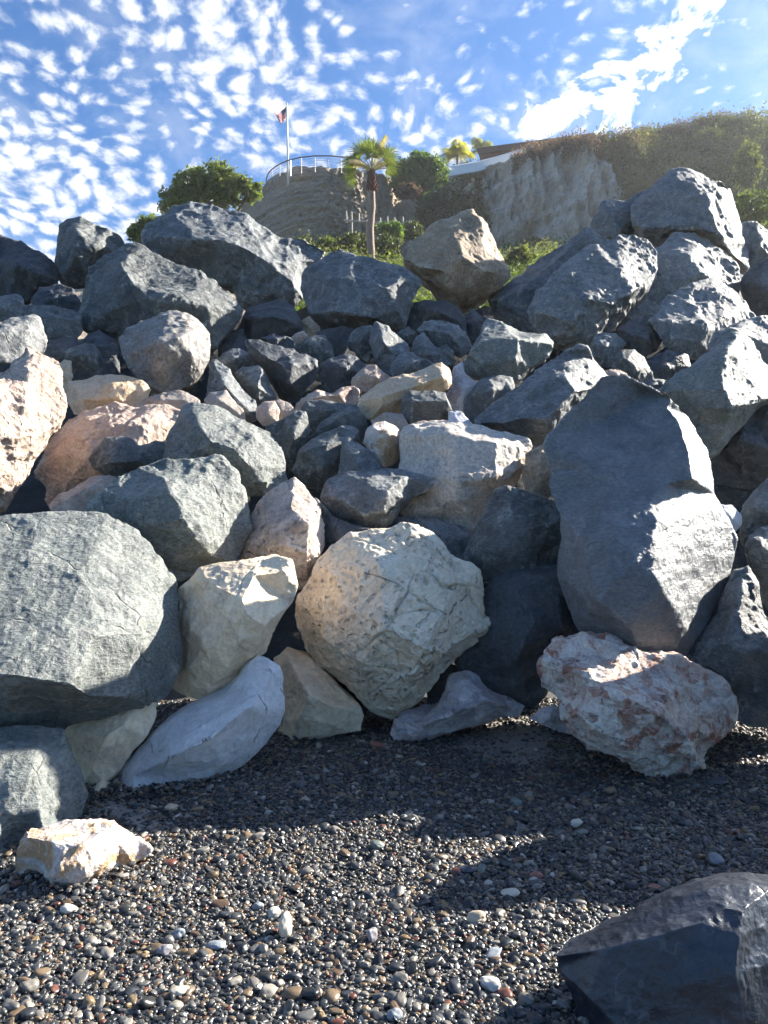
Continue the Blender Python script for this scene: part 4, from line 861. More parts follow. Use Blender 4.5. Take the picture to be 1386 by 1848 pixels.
def shingle():
    R = np.random.RandomState(11)
    X, Y, S, Z = [], [], [], []
    def layer(n, r0, r1, zlo, zhi, y0=1.9, y1=6.6, power=1.0):
        y = y0 + (y1 - y0) * R.rand(n) ** power; half = .53 * y + .35
        x = (R.rand(n) * 2 - 1) * half
        # fewer on the drift sand
        px = CX + x / y * FPX; py = CY + EYE / y * FPX
        s1 = np.exp(-(((px - 225) / 75) ** 2 + ((py - 1468) / 38) ** 2)); s2 = np.exp(-(((px - 930) / 110) ** 2 + ((py - 1335) / 38) ** 2))
        keep = R.rand(n) > np.clip(1.0 * np.maximum(s1, s2 * .85), 0, .80)
        x, y = x[keep], y[keep]; n = len(x)
        r = r0 + (r1 - r0) * R.rand(n) ** 1.8
        X.append(x); Y.append(y); S.append(r); Z.append(zlo + (zhi - zlo) * R.rand(n))
    layer(105000, .0045, .0085, .000, .006, y1=5.2, power=1.25)
    layer(80000, .0064, .0122, .002, .010)
    layer(16000, .0100, .0175, .005, .013)
    layer(1900, .0160, .0260, .008, .014)
    layer(150, .0220, .0310, .010, .016, y0=2.3, y1=5.5)
    # pebbles thrown up against the feet of the lowest boulders
    for bd in BOULDERS:
        if not bd['g']: continue
        pts = [(x, y) for x, y in ((p[0], p[1]) for p in bd['out']) if y > 1240 and -60 < x < 1450 and EYE * FPX / (y - CY) < bd['d'] + .75]
        for (x0, y0), (x1, y1) in zip(pts[:-1], pts[1:]):
            if math.hypot(x1 - x0, y1 - y0) > 90: continue
            n = int(math.hypot(x1 - x0, y1 - y0) * .9) + 2
            t = R.rand(n); px = x0 + (x1 - x0) * t; py = y0 + (y1 - y0) * t
            dd = EYE * FPX / (py - CY) - np.abs(R.normal(size=n)) * .06 + .03
            X.append((px - CX) / FPX * dd + R.normal(size=n) * .02); Y.append(dd); S.append(.006 + .012 * R.rand(n) ** 2); Z.append(.006 + .028 * R.rand(n))
    x = np.concatenate(X); y = np.concatenate(Y); s = np.concatenate(S); z = np.concatenate(Z) + gz(x, y)
    n = len(x)
    o = mesh_np('shingle', np.stack([x, y, z], 1), [], M['pebble'])
    me = o.data
    scl = np.stack([s * R.uniform(.9, 1.45, n), s * R.uniform(.8, 1.05, n), s * R.uniform(.42, .75, n)], 1)
    rot = np.stack([R.normal(0, .33, n), R.normal(0, .33, n), R.uniform(0, 6.28, n)], 1)
    for nm, dat in (('scl', scl), ('rot', rot)):
        a = me.attributes.new(nm, 'FLOAT_VECTOR', 'POINT'); a.data.foreach_set('vector', dat.astype(np.float32).ravel())
    a = me.attributes.new('pick', 'INT', 'POINT'); a.data.foreach_set('value', R.randint(0, 6, n).astype(np.int32))
    md = o.modifiers.new('shingle', 'NODES'); md.node_group = pebble_tree(M['pebble'])
    tag(o, 'small grey, black and tan beach pebbles covering the ground', 'shingle', None, 'stuff')
shingle()

def stone(px, py, w, h, label, mat, thick=.55, rz=0.0, seed=0, cat='pebble'):
    d = EYE * FPX / (py + h * .25 - CY)
    k = d / FPX
    bm = bmesh.new(); bmesh.ops.create_icosphere(bm, subdivisions=4, radius=1.0)
    co = np.array([v.co[:] for v in bm.verts])
    q = 1 + .30 * pnoise(co * .9 + seed * 3.1) + .10 * pnoise(co * 2.1 + seed) + .02 * fbm(co * 6 + seed, 3)
    a, bb = w / 2 * k, w / 2 * k * .72
    c = h / 2 * k * thick / .55 * .8
    for v, s in zip(bm.verts, q): v.co = Vector((v.co.x * a * s, v.co.y * bb * s, v.co.z * c * s))
    me = bpy.data.meshes.new(cat); bm.to_mesh(me); bm.free()
    me.polygons.foreach_set('use_smooth', np.ones(len(me.polygons), dtype=bool)); me.materials.append(mat)
    o = bpy.data.objects.new(cat, me); COL.objects.link(o)
    x = (px - CX) * k
    o.location = (x, d, float(gz(x, d)) + c * .62 + .008); o.rotation_euler = (random.Random(seed).uniform(-.2, .2), random.Random(seed + 5).uniform(-.25, .25), rz)
    tag(o, label, cat, 'larger stones on the shingle')
def pm(name, c, var=.35, rough=.55):
    m, T, b = new_mat(name)
    co = T.add('ShaderNodeTexCoord').outputs['Object']
    n = T.noise(co, 55, 5, .65, .5); f = T.noise(co, 420, 2, .6)
    k = T.math('ADD', 1 - var * .75, T.math('ADD', T.math('MULTIPLY', n, var), T.math('MULTIPLY', f, var * .5)))
    T.l.new(T.mix(1.0, c, T.add('ShaderNodeCombineColor', {0: k, 1: k, 2: k}).outputs[0], 'MULTIPLY'), b.inputs['Base Color'])
    b.inputs['Roughness'].default_value = rough
    bp = T.add('ShaderNodeBump', {'Strength': .25, 'Distance': .004, 'Height': n}); T.l.new(bp.outputs[0], b.inputs['Normal'])
    return m
STM = dict(cream=pm('cream pebble', (.50, .46, .37)), white=pm('white pebble', (.46, .44, .40)), tan=pm('tan pebble', (.44, .36, .26)), grey=pm('blue grey pebble', (.20, .225, .25)), dark=pm('black pebble', (.045, .052, .068)),
           red=pm('red pebble', (.24, .095, .07)), green=pm('green grey pebble', (.13, .155, .14)), lilac=pm('lilac grey pebble', (.23, .22, .235)), brown=pm('brown pebble', (.21, .145, .09)))
for i, (x, y, w, h, mt, th, rz, lab) in enumerate([
    (515, 1668, 34, 44, 'cream', .75, 1.2, 'tall cream stone, the largest on the sunlit shingle left of centre'),
    (494, 1643, 24, 26, 'white', .6, .5, 'white angular pebble just above the tall cream stone'),
    (465, 1630, 20, 18, 'grey', .55, .1, 'pale blue grey pebble left of the white angular one'),
    (860, 1660, 36, 26, 'tan', .6, .1, 'smooth tan stone in the sun right of centre'),
    (886, 1778, 40, 26, 'white', .55, -.4, 'white oval stone near the wet black boulder'),
    (711, 1832, 28, 24, 'grey', .55, .3, 'round blue grey stone at the bottom of the frame'),
    (672, 1683, 26, 34, 'lilac', .5, 1.0, 'long lilac grey stone in the sun at centre'),
    (390, 1699, 36, 18, 'grey', .5, -.2, 'flat pale blue stone with a dark face on the left shingle'),
    (322, 1683, 26, 22, 'grey', .55, .2, 'rounded blue grey stone on the left shingle'),
    (124, 1651, 32, 20, 'white', .5, .3, 'pale flat stone below the rust stained rock'),
    (298, 1712, 26, 22, 'lilac', .6, .8, 'pale lilac stone lower left'),
    (325, 1783, 34, 20, 'cream', .5, .2, 'flat cream stone near the bottom left'),
    (325, 1780 - 1, 2, 2, 'dark', .5, .2, None),
    (680, 1525, 26, 20, 'green', .55, 0, 'round green grey stone at the edge of the shade'),
    (932, 1445, 26, 18, 'green', .55, .4, 'grey green stone in the shade below the red and white boulder'),
    (1290, 1413, 46, 12, 'dark', .5, .1, 'flat black stone right of the foot of the red and white boulder'),
    (1293, 1557, 30, 26, 'lilac', .6, .2, 'round mauve stone above the wet black boulder'),
    (1102, 1427, 24, 18, 'brown', .55, .3, 'brown stone in the shade near the red and white boulder'),
    (680, 1349, 28, 14, 'red', .5, -.3, 'red stone in front of the cream and tan rock'),
    (968, 1587, 24, 14, 'red', .5, .1, 'pink red stone at the shadow edge on the right'),
    (1180, 1610, 22, 14, 'red', .5, .2, 'dark red stone just above the wet black boulder'),
    (1281, 1598, 32, 16, 'brown', .6, .2, 'brown angular stone touching the top of the wet black boulder'),
    (889, 1725, 30, 14, 'grey', .5, .4, 'flat blue grey stone left of the wet black boulder'),
    (309, 1462, 24, 16, 'tan', .55, .2, 'tan stone in the shade right of the rust stained rock'),
    (358, 1467, 24, 14, 'brown', .5, -.2, 'reddish brown stone in the shade beside a tan one'),
    (1040, 1490, 22, 18, 'cream', .55, .3, 'cream pebble in the shade on the right'),
    (920, 1617, 34, 18, 'cream', .5, -.4, 'long cream pebble at the sunny side of the shadow edge'),
    (870, 1572, 22, 20, 'green', .55, 1.3, 'dark green stone in the sun right of centre'),
    (843, 1571, 34, 14, 'dark', .5, -.1, 'flat dark stone beside the dark green one')]):
    if lab: stone(x, y, w, h, lab, STM[mt], th, rz, seed=i + 1)

# ------------------------------------------------------------------ plants
def leaf_quads(R, cen, size, up=.35, aspect=.55):
    """one small leaf face around each centre"""
    n = len(cen)
    a = R.normal(size=(n, 3)); a /= np.linalg.norm(a, axis=1, keepdims=True)
    nrm = R.normal(size=(n, 3)); nrm[:, 2] = np.abs(nrm[:, 2]) + up
    b = np.cross(nrm, a); b /= np.linalg.norm(b, axis=1, keepdims=True) + 1e-9
    s = (size * R.uniform(.6, 1.3, n))[:, None]
    V = np.stack([cen - a * s * .5, cen + b * s * aspect * .5 - a * s * .05, cen + a * s * .5, cen - b * s * aspect * .5 - a * s * .05], 1)
    F = np.arange(n * 4).reshape(n, 4)
    return V.reshape(-1, 3), F

def tube_np(path, rad, seg=8):
    path = [Vector(p) for p in path]; V = []; F = []
    for i, p in enumerate(path):
        t = (path[min(i + 1, len(path) - 1)] - path[max(i - 1, 0)]).normalized()
        s = t.cross(Vector((0, 1, 0)) if abs(t.y) < .9 else Vector((1, 0, 0))).normalized(); u = s.cross(t)
        for k in range(seg):
            a = 2 * math.pi * k / seg; V.append(p + (s * math.cos(a) + u * math.sin(a)) * rad[i])
    for i in range(len(path) - 1):
        for k in range(seg): F.append((i * seg + k, i * seg + (k + 1) % seg, (i + 1) * seg + (k + 1) % seg, (i + 1) * seg + k))
    F.append(tuple(range(seg - 1, -1, -1))); F.append(tuple((len(path) - 1) * seg + k for k in range(seg)))
    return [tuple(v) for v in V], F

def join_parts(parts):
    V = []; F = []
    for v, f in parts:
        o = len(V); V += list(v); F += [tuple(i + o for i in q) for q in f]
    return V, F

def bushy(name, label, cat, blobs, d, leaves, lsize, mat, base, trunk_r=.12, seed=0, group=None, ydepth=.8):
    """a crown built of leaf clusters at branch tips; blobs = (x, y, rx, ry) in photo pixels at distance d"""
    R = np.random.RandomState(seed + 100); k = d / FPX
    root = empty(name, base)
    tips = []; area = sum(b[2] * b[3] for b in blobs); C = []; limbs = []
    for bi, (x, y, rx, ry) in enumerate(blobs):
        c = np.array(P(x, y, d)) + np.array([0, R.uniform(-.3, .3) * rx * k, 0])
        nt = max(4, int(26 * rx * ry / area * len(blobs) ** .5 * 2.4))
        v = R.normal(size=(nt, 3)); v /= np.linalg.norm(v, axis=1, keepdims=True)
        rad = R.uniform(.45, 1.0, nt) ** .6
        t = c + v * rad[:, None] * np.array([rx * k, rx * k * ydepth, ry * k])
        limbs.append((c, t))
        nl = int(leaves * rx * ry / area / nt) + 1
        cr = .30 * min(rx, ry) * k
        for q in t:
            C.append(q + R.normal(size=(nl, 3)) * cr * np.array([.8, .8, .55]))
    C = np.concatenate(C)
    V, F = leaf_quads(R, C, lsize)
    b = np.array(base)
    mesh_np('crown', V - b, F, mat, root)
    parts = []
    bv = Vector(base)
    for c, t in limbs:
        c = Vector(c); mid = bv.lerp(c, .5) + Vector((R.normal() * .15, 0, .1))
        parts.append(tube_np([(0, 0, 0), mid - bv, c - bv], [trunk_r, trunk_r * .7, trunk_r * .4]))
        for q in t[::3]: parts.append(tube_np([c - bv, (c.lerp(Vector(q), .5) - bv) + Vector((0, 0, .05)), Vector(q) - bv], [trunk_r * .38, trunk_r * .22, trunk_r * .08], 5))
    v, f = join_parts(parts); mesh_np('trunk', v, f, M['bark'], root, smooth=True)
    tag(root, label, cat, group)
    return root

bushy('oak_tree', 'broad olive green tree rising behind the widest crest boulder', 'tree', [(322, 365, 34, 24), (350, 335, 38, 26), (392, 325, 40, 24), (425, 345, 36, 24), (375, 362, 50, 22), (452, 344, 22, 16)], 40, 14000, .20, M['leaf_oak'], tuple(P(375, 450, 40)), .13, 1)
bushy('shrub', 'small dark shrub hanging over the crest beside the upright block', 'shrub', [(250, 415, 16, 14), (268, 405, 18, 16), (236, 424, 9, 10), (262, 435, 18, 12)], 30, 3600, .12, M['leaf_oak'], tuple(P(258, 470, 30)), .05, 2, 'shrubs on the bank')
bushy('fig_tree', 'dense round bright green tree between the headland and the cliff', 'tree', [(735, 316, 28, 26), (756, 296, 26, 18), (778, 312, 24, 24), (752, 328, 34, 20), (796, 318, 12, 16), (722, 322, 16, 18)], 54, 16000, .24, M['leaf_green'], tuple(P(755, 358, 54)), .18, 3)
for i, (x, y, r, h, d, mt, lab) in enumerate([
    (592, 441, 17, 10, 38, 'leaf_ice', 'bright green clump on the bank left of the palm trunk'),
    (640, 445, 28, 20, 39, 'leaf_dark', 'dark green shrub at the foot of the headland left of the palm'),
    (706, 418, 20, 14, 42, 'leaf_green', 'green shrub under the timber fence right of the palm'),
    (702, 447, 26, 20, 38, 'leaf_dark', 'dark shrub beside the palm trunk on its right'),
    (742, 420, 18, 16, 44, 'leaf_dark', 'dark shrub by the right end of the timber fence'),
    (966, 442, 18, 12, 46, 'leaf_dark', 'dark green shrub at the foot of the pale cliff'),
    (940, 468, 24, 16, 30, 'leaf_scrub', 'olive shrub on the bank above the slanting slab'),
    (1362, 378, 44, 26, 26, 'leaf_ice', 'fresh green bush behind the giant crest boulder at the right edge'),
    (1352, 300, 20, 46, 40, 'leaf_scrub', 'tall feathery shrub on the slope near the right edge'),
    (735, 345, 22, 12, 52, 'leaf_dry', 'dry brown brush on the right shoulder of the headland')]):
    bushy('shrub', lab, 'shrub', [(x, y, r, h), (x - r * .45, y + h * .25, r * .6, h * .7), (x + r * .5, y + h * .2, r * .55, h * .7)], d, 2600, .10 + .0022 * d, M[mt], tuple(P(x, y + h * 1.3, d)), .04, 20 + i, 'shrubs on the bank')

def scrub(name, label, mat, n, rng, size, spread, height, per, seed, keep=None):
    """low vegetation over part of the bluff"""
    R = np.random.RandomState(seed)
    (x0, x1), (r0, r1) = rng
    xs = R.uniform(x0, x1, n); rs = R.uniform(r0, r1, n)
    if keep is not None:
        k = keep(xs, rs, R); xs, rs = xs[k], rs[k]
    iu = np.clip(np.searchsorted(cx_, xs), 0, len(cx_) - 1); iv = np.clip(np.searchsorted(rr_, rs), 0, len(rr_) - 1)
    base = BS[iu, iv]
    m = len(base)
    hgt = height * R.uniform(.4, 1.25, m)
    C = np.repeat(base, per, 0) + R.normal(size=(m * per, 3)) * spread
    C[:, 2] += np.abs(R.normal(size=m * per)) * np.repeat(hgt, per) * .7 + .02
    C[:, 1] -= np.abs(R.normal(size=m * per)) * np.repeat(hgt, per) * .25
    V, F = leaf_quads(R, C, size)
    o = mesh_np(name, V, F, mat); tag(o, label, 'scrub', None, 'stuff')
cl = lambda xs, rs, f, lo, R: pnoise(np.stack([xs * f, rs * 6, np.zeros_like(xs)], 1)) > lo + R.normal(size=len(xs)) * .08
scrub('slope_scrub', 'olive scrub covering the slope at the upper right', M['leaf_scrub'], 3400, ((1080, 1480), (.9, 2.01)), .21, .30, .30, 34, 1, lambda x, r, R: (x > 1085 + (2 - r) * 60 + 25 * np.sin(r * 9)) & cl(x, r, .02, -.35, R))
scrub('dark_scrub', 'dark green scrub patches on the right slope', M['leaf_dark'], 1100, ((1120, 1480), (.9, 2.0)), .22, .32, .42, 34, 2, lambda x, r, R: cl(x, r, .025, .1, R))
scrub('brow_brush', 'dry brown and purplish brush along the cliff brow', M['leaf_dry'], 1700, ((930, 1330), (1.70, 2.02)), .17, .26, .26, 36, 3, lambda x, r, R: r > 1.98 - np.interp(x, [930, 985, 1050, 1110, 1200, 1260, 1330], [.04, .08, .07, .22, .20, .10, .04]))
scrub('ravine_scrub', 'dark scrub in the ravine between headland and cliff', M['leaf_dark'], 900, ((752, 885), (1.0, 1.98)), .26, .34, .35, 26, 4, lambda x, r, R: (x < 885 - (r - 1) * 20) & (np.abs(x - 815) < 70) & cl(x, r, .03, -.25, R))
scrub('bank_cover', 'fresh green ground cover on the bank behind the boulders', M['leaf_ice'], 2600, ((500, 1010), (.02, .55)), .10, .16, .14, 26, 5)
scrub('bank_scrub', 'dull green scrub on the upper bank', M['leaf_scrub'], 1100, ((480, 1100), (.5, 1.03)), .17, .24, .22, 22, 6, lambda x, r, R: cl(x, r, .02, -.1, R))

for i, (x, r, w, h, mt, lab) in enumerate([
    (1165, 1.80, 30, 14, 'leaf_dry', 'purplish dry bush on the brow where the cliff meets the slope'),
    (1225, 1.93, 34, 15, 'leaf_dry', 'reddish dry bush on the skyline left of the hilltop'),
    (1275, 1.80, 40, 20, 'leaf_dark', 'broad dark shrub high on the slope above the giant crest boulder'),
    (1335, 1.92, 38, 18, 'leaf_dark', 'dark rounded shrub on the skyline near the right edge'),
    (1215, 1.55, 34, 16, 'leaf_scrub', 'olive shrub on the slope just left of the giant crest boulder'),
    (1318, 1.62, 32, 17, 'leaf_scrub', 'olive shrub on the slope right above the giant crest boulder'),
    (1158, 1.42, 26, 15, 'leaf_dark', 'dark shrub low on the slope beside the ribbed crest boulder'),
    (1372, 1.70, 30, 22, 'leaf_ice', 'yellow green bush on the slope at the right edge')]):
    q = bluff_surface(np.array([float(x)]), np.array([r]))[0]; dd = q[1]; py = CY - (q[2] - EYE) * FPX / dd
    bushy('shrub', lab, 'shrub', [(x, py - h * .5, w, h), (x - w * .6, py - h * .2, w * .6, h * .7), (x + w * .6, py - h * .3, w * .55, h * .8), (x + w * .1, py - h, w * .5, h * .5)], dd, 3200, .17, M[mt], tuple(q), .05, 60 + i, 'shrubs on the hillside')

def fan_frond(cen, ang, plen, rad, tilt, R, dry=False, droop=.35, n=26, span=3.7):
    """petiole plus a fan of pointed leaflets; returns (petiole, fan) geometry"""
    dirv = Vector((math.cos(ang) * math.cos(tilt), math.sin(tilt), math.sin(ang) * math.cos(tilt)))
    tip = cen + dirv * plen + Vector((0, 0, -.10 * plen))
    pet = tube_np([cen, cen + dirv * plen * .5 + Vector((0, 0, .05 * plen)), tip], [.035, .024, .016], 6)
    side = dirv.cross(Vector((0, 1, 0)))
    side = side.normalized() if side.length > .1 else Vector((0, 0, 1))
    nrm = side.cross(dirv).normalized()
    a0 = R.uniform(-.5, .5); side = (side * math.cos(a0) + nrm * math.sin(a0)).normalized()
    V = []; F = []
    for k in range(n):
        a = (k / (n - 1) - .5) * span
        ld = dirv * math.cos(a) + side * math.sin(a)
        ln = rad * (1 - .28 * abs(a) / (span / 2)) * R.uniform(.9, 1.08)
        wv = (dirv * -math.sin(a) + side * math.cos(a)) * (.022 * rad / .65)
        p1 = tip + ld * ln * .55; p2 = tip + ld * ln + Vector((0, 0, -droop * ln * R.uniform(.3, 1.2)))
        o = len(V)
        p2 = p2 + Vector((R.uniform(-.05, .05), 0, R.uniform(-.04, .04)))
        V += [tip, p1 - wv, p1 + wv, p2]; F += [(o, o + 1, o + 2), (o + 1, o + 3, o + 2)]
    return pet, (V, F)

def feather_frond(cen, ang, length, tilt, R, droop=1.0, leaf=.30, n=30, hang=.35):
    h = Vector((math.cos(ang) * math.cos(tilt), math.sin(tilt), 0)); up = math.sin(ang)
    pts = []
    for i in range(9):
        s = i / 8
        pts.append(cen + h * length * s + Vector((0, 0, length * (up * s - droop * .55 * s * s))))
    pet = tube_np(pts, [.022 * (1 - .8 * i / 8) + .004 for i in range(9)], 5)
    V = []; F = []
    for k in range(n):
        s = .12 + .88 * k / (n - 1); i = min(7, int(s * 8)); f = s * 8 - i
        p = pts[i].lerp(pts[i + 1], f); t = (pts[i + 1] - pts[i]).normalized()
        sd = t.cross(Vector((0, 0, 1))); sd = sd.normalized() if sd.length > .05 else Vector((1, 0, 0))
        for sg in (-1, 1):
            ld = (sd * sg * .75 + t * .55 + Vector((0, 0, -hang - .4 * R.random()))).normalized()
            ln = leaf * (1 - .55 * abs(s - .45)) * R.uniform(.8, 1.15)
            w = t * .016
            o = len(V); V += [p - w, p + w, p + ld * ln * .6 + w * .8 + Vector((0, 0, -.01)), p + ld * ln + Vector((0, 0, -.12 * ln))]
            F += [(o, o + 1, o + 2), (o, o + 2, o + 3)]
    return pet, (V, F)

def main_palm():
    d = 33.0; k = d / FPX
    base = P(668, 486, d); R = random.Random(4)
    root = empty('palm_tree', base)
    path = [P(668 + 1.2 * math.sin(i * .2) + i * .06, 486 - i * 2.95, d) - base for i in range(60)]
    v, f = tube_np(path, [(.172 - .0009 * i) * (1 + (.07 if i % 2 else -.03) + .03 * math.sin(i * .7)) for i in range(60)], 12)
    tr = mesh_np('trunk', v, f, M['palm_bark'], root, smooth=True)
    # old leaf bases
    parts = []
    for r in range(2, 9):
        y = 354 - r * 5.0; rad = (.27 - .018 * r) if r > 1 else .17 + .06 * r
        for q in range(9):
            a = q * 2 * math.pi / 9 + r * .4; c = P(671, y, d) - base
            o = Vector((math.cos(a), math.sin(a), 0))
            parts.append(tube_np([c + o * rad * .45, c + o * rad * .9 + Vector((0, 0, .05)), c + o * rad * R.uniform(.95, 1.25) + Vector((0, 0, .17))], [.055, .05, .018], 5))
    v, f = join_parts(parts); mesh_np('leaf_bases', v, f, M['palm_boot'], root)
    top = P(671, 309, d) - base
    for (ang, pl, rad, tilt, dr) in [(182, .90, .72, .1, .45), (160, 1.0, .80, -.2, .3), (143, 1.1, .82, .25, .15), (122, 1.0, .82, -.4, .12), (100, 1.1, .88, -.1, .08), (84, .95, .80, -.5, .1),
                                     (62, 1.1, .84, .3, .1), (44, 1.05, .82, -.2, .15), (26, .95, .74, .1, .3), (8, .8, .62, -.3, .5), (90, .8, .66, -.9, .25), (75, .9, .66, .9, .25)]:
        pet, fan = fan_frond(top, math.radians(ang), pl * .85, rad * .88, tilt, R, droop=dr)
        fr = mesh_np('frond', *fan, M['frond'], root)
        mesh_np('stalk', *pet, M['petiole'], fr)
    for (ang, ln, tilt, dr) in [(118, 2.1, .3, 2.3), (74, 2.2, -.3, 1.3), (62, 1.8, .3, 2.0), (132, 1.7, -.4, 2.2)]:
        pet, fan = feather_frond(top, math.radians(ang), ln, tilt, R, droop=dr * .55, leaf=.34, n=38, hang=1.1)
        fr = mesh_np('frond', *fan, M['frond_dry'], root); mesh_np('stalk', *pet, M['petiole'], fr)
        fr['label'] = 'dry arching frond'
    tag(root, 'fan palm with a tall bare trunk in front of the headland', 'palm')
main_palm()

def small_palm(x, ytop, ybase, d, n, length, mat, label, seed):
    base = P(x, ybase, d); R = random.Random(seed); root = empty('palm_tree', base)
    top = P(x, ytop, d) - base
    v, f = tube_np([(0, 0, 0), top * .5, top], [.16, .13, .12], 8); mesh_np('trunk', v, f, M['palm_bark'], root, smooth=True)
    for i in range(n):
        a = i * 2.399
        ang = math.radians(R.uniform(35, 80)); h = Vector((math.cos(a), math.sin(a), 0))
        pet, fan = feather_frond(top, ang if h.x > 0 else math.pi - ang, length * R.uniform(.85, 1.1), math.asin(max(-.9, min(.9, h.y))), R, droop=R.uniform(.9, 1.5), leaf=.75, n=30)
        fr = mesh_np('frond', *fan, mat, root); mesh_np('stalk', *pet, M['petiole'], fr)
    tag(root, label, 'palm')
small_palm(826, 280, 318, 62, 18, 1.7, M['frond_yellow'], 'yellow green feather palm left of the house roof', 3)
small_palm(868, 272, 305, 74, 16, 2.0, M['frond_grey'], 'grey green feather palm peeping over the left end of the roof', 8)

# ------------------------------------------------------------------ house, white wall, railing, fence, flag
def slab(a, b, back, z0, z1):
    """box from ground line a-b (xy) going back by vector back, between heights z0 and z1"""
    p = [Vector((a[0], a[1], 0)), Vector((b[0], b[1], 0))]; q = p + [p[1] + back, p[0] + back]
    V = [(v.x, v.y, z0) for v in q] + [(v.x, v.y, z1) for v in q]
    return V, [(3, 2, 1, 0), (4, 5, 6, 7), (0, 1, 5, 4), (1, 2, 6, 5), (2, 3, 7, 6), (3, 0, 4, 7)]
def house():
    A = P(862, 268, 66); Bp = P(1073, 241, 66 * 656 / 683.0)
    H = A.z
    base = Vector((A.x, A.y, H - 3.2)); root = empty('house', base)
    dirv = (Vector((Bp.x - A.x, Bp.y - A.y, 0))).normalized(); back = Vector((-dirv.y, dirv.x, 0)) * 9
    def rel(vf): return [Vector(v) - base for v in vf[0]], vf[1]
    r = mesh_np('roof', *rel(slab(A, Bp, back, H - .28, H)), M['roof_brown'], root)
    f = mesh_np('fascia', *rel(slab(A + dirv * -.03 - back * .004, Bp + dirv * .03 - back * .004, back * .0035, H - .46, H + .04)), M['roof_brown'], r)
    ins = dirv * .35 + back * .06
    mesh_np('wall', *rel(slab(A + ins, Bp - dirv * .35 + back * .06, back * .85, H - 3.2, H - .283)), M['wall_brown'], root)
    for i in range(4):
        s = 2.2 + i * 2.1
        p = A + dirv * s + back * .058
        mesh_np('window', *rel(slab(p, p + dirv * 1.5, back * .004, H - 2.0, H - .6)), M['steel'], root)
    tag(root, 'low house with a flat dark brown roof behind the cliff brow', 'house')
house()

def white_wall():
    top = [(806, 303.5, 60), (813, 302, 60), (861, 294, 60.5), (896, 285, 61), (930, 275, 61.5), (962, 265, 62)]
    base = P(813, 316, 60); V = []; F = []
    for (x, y, d) in top:
        t = P(x, y, d) - base; n = Vector((0, .25, 0))
        V += [t, t + n, t + n - Vector((0, 0, .66)), t - Vector((0, 0, .66))]
    for i in range(len(top) - 1):
        for k in range(4): F.append((i * 4 + k, i * 4 + (k + 1) % 4, (i + 1) * 4 + (k + 1) % 4, (i + 1) * 4 + k))
    F += [(0, 1, 2, 3), tuple(len(V) - 4 + k for k in (3, 2, 1, 0))]
    root = empty('garden_wall', base); mesh_np('wall', V, F, M['white_wall'], root)
    cap = []
    for (x, y, d) in top: cap.append(P(x, y, d) - base + Vector((0, .125, .03)))
    v, f = tube_np(cap, [.15] * len(cap), 4); mesh_np('coping', v, f, M['white_wall'], root)
    tag(root, 'low white garden wall stepping along the brow below the house', 'wall')
white_wall()

def railing():
    rail = [(480, 328, 53.2), (481.5, 320, 52.6), (484, 313, 52), (490, 306, 51.2), (498, 300, 50.6), (508, 294.5, 50.1), (520, 289.5, 49.8), (540, 284.5, 49.7), (566, 281.5, 49.6), (592, 281.2, 49.8), (616, 283, 50.1), (640, 286, 50.6)]
    base = P(520, 312, 49.8); root = empty('railing', base)
    pts = [P(*q) - base for q in rail]
    v, f = tube_np(pts, [.042] * len(pts), 8); mesh_np('handrail', v, f, M['rail_brown'], root, smooth=True)
    def at(x):
        xs = [q[0] for q in rail]
        return P(x, np.interp(x, xs, [q[1] for q in rail]), np.interp(x, xs, [q[2] for q in rail])) - base
    for x, r in [(491, .024), (505, .024), (524, .05), (544, .022), (568.5, .022), (592, .024), (616, .022), (638, .022)]:
        p = at(x); v, f = tube_np([p, p - Vector((0, 0, 1.05))], [r, r], 6); mesh_np('post', v, f, M['rail_brown'] if r < .05 else M['white_paint'], root)
    for q in range(1, 6):
        cp = [p - Vector((0, 0, .15 * q)) for p in pts[2:]]
        v, f = tube_np(cp, [.011] * len(cp), 5); mesh_np('cable', v, f, M['steel'], root)
    tag(root, 'curved terrace railing with cables on top of the headland', 'railing')
railing()

def fence():
    d = 43.5; base = P(676, 420, d); root = empty('timber_fence', base)
    for x, y0, y1 in [(624.7, 381, 402), (634.3, 382, 420), (647.5, 385, 402), (662, 397, 424), (699, 391, 426), (711.7, 392, 410), (726.7, 391, 422), (686, 393, 412)]:
        a = P(x, y0, d) - base; b = P(x + .5, y1, d) - base
        v, f = tube_np([b, a.lerp(b, .5) + Vector((.01, 0, 0)), a], [.055, .05, .045], 6); mesh_np('post', v, f, M['wood'], root)
    for x0, y0, x1, y1 in [(620, 398, 664, 400.5), (664.5, 400.8, 729, 404)]:
        v, f = tube_np([P(x0, y0, d - .1) - base, P((x0 + x1) / 2, (y0 + y1) / 2 + .3, d - .1) - base, P(x1, y1, d - .1) - base], [.06, .06, .055], 6); mesh_np('rail', v, f, M['wood'], root)
    tag(root, 'rickety timber post and rail fence behind the palm trunk', 'fence')
fence()

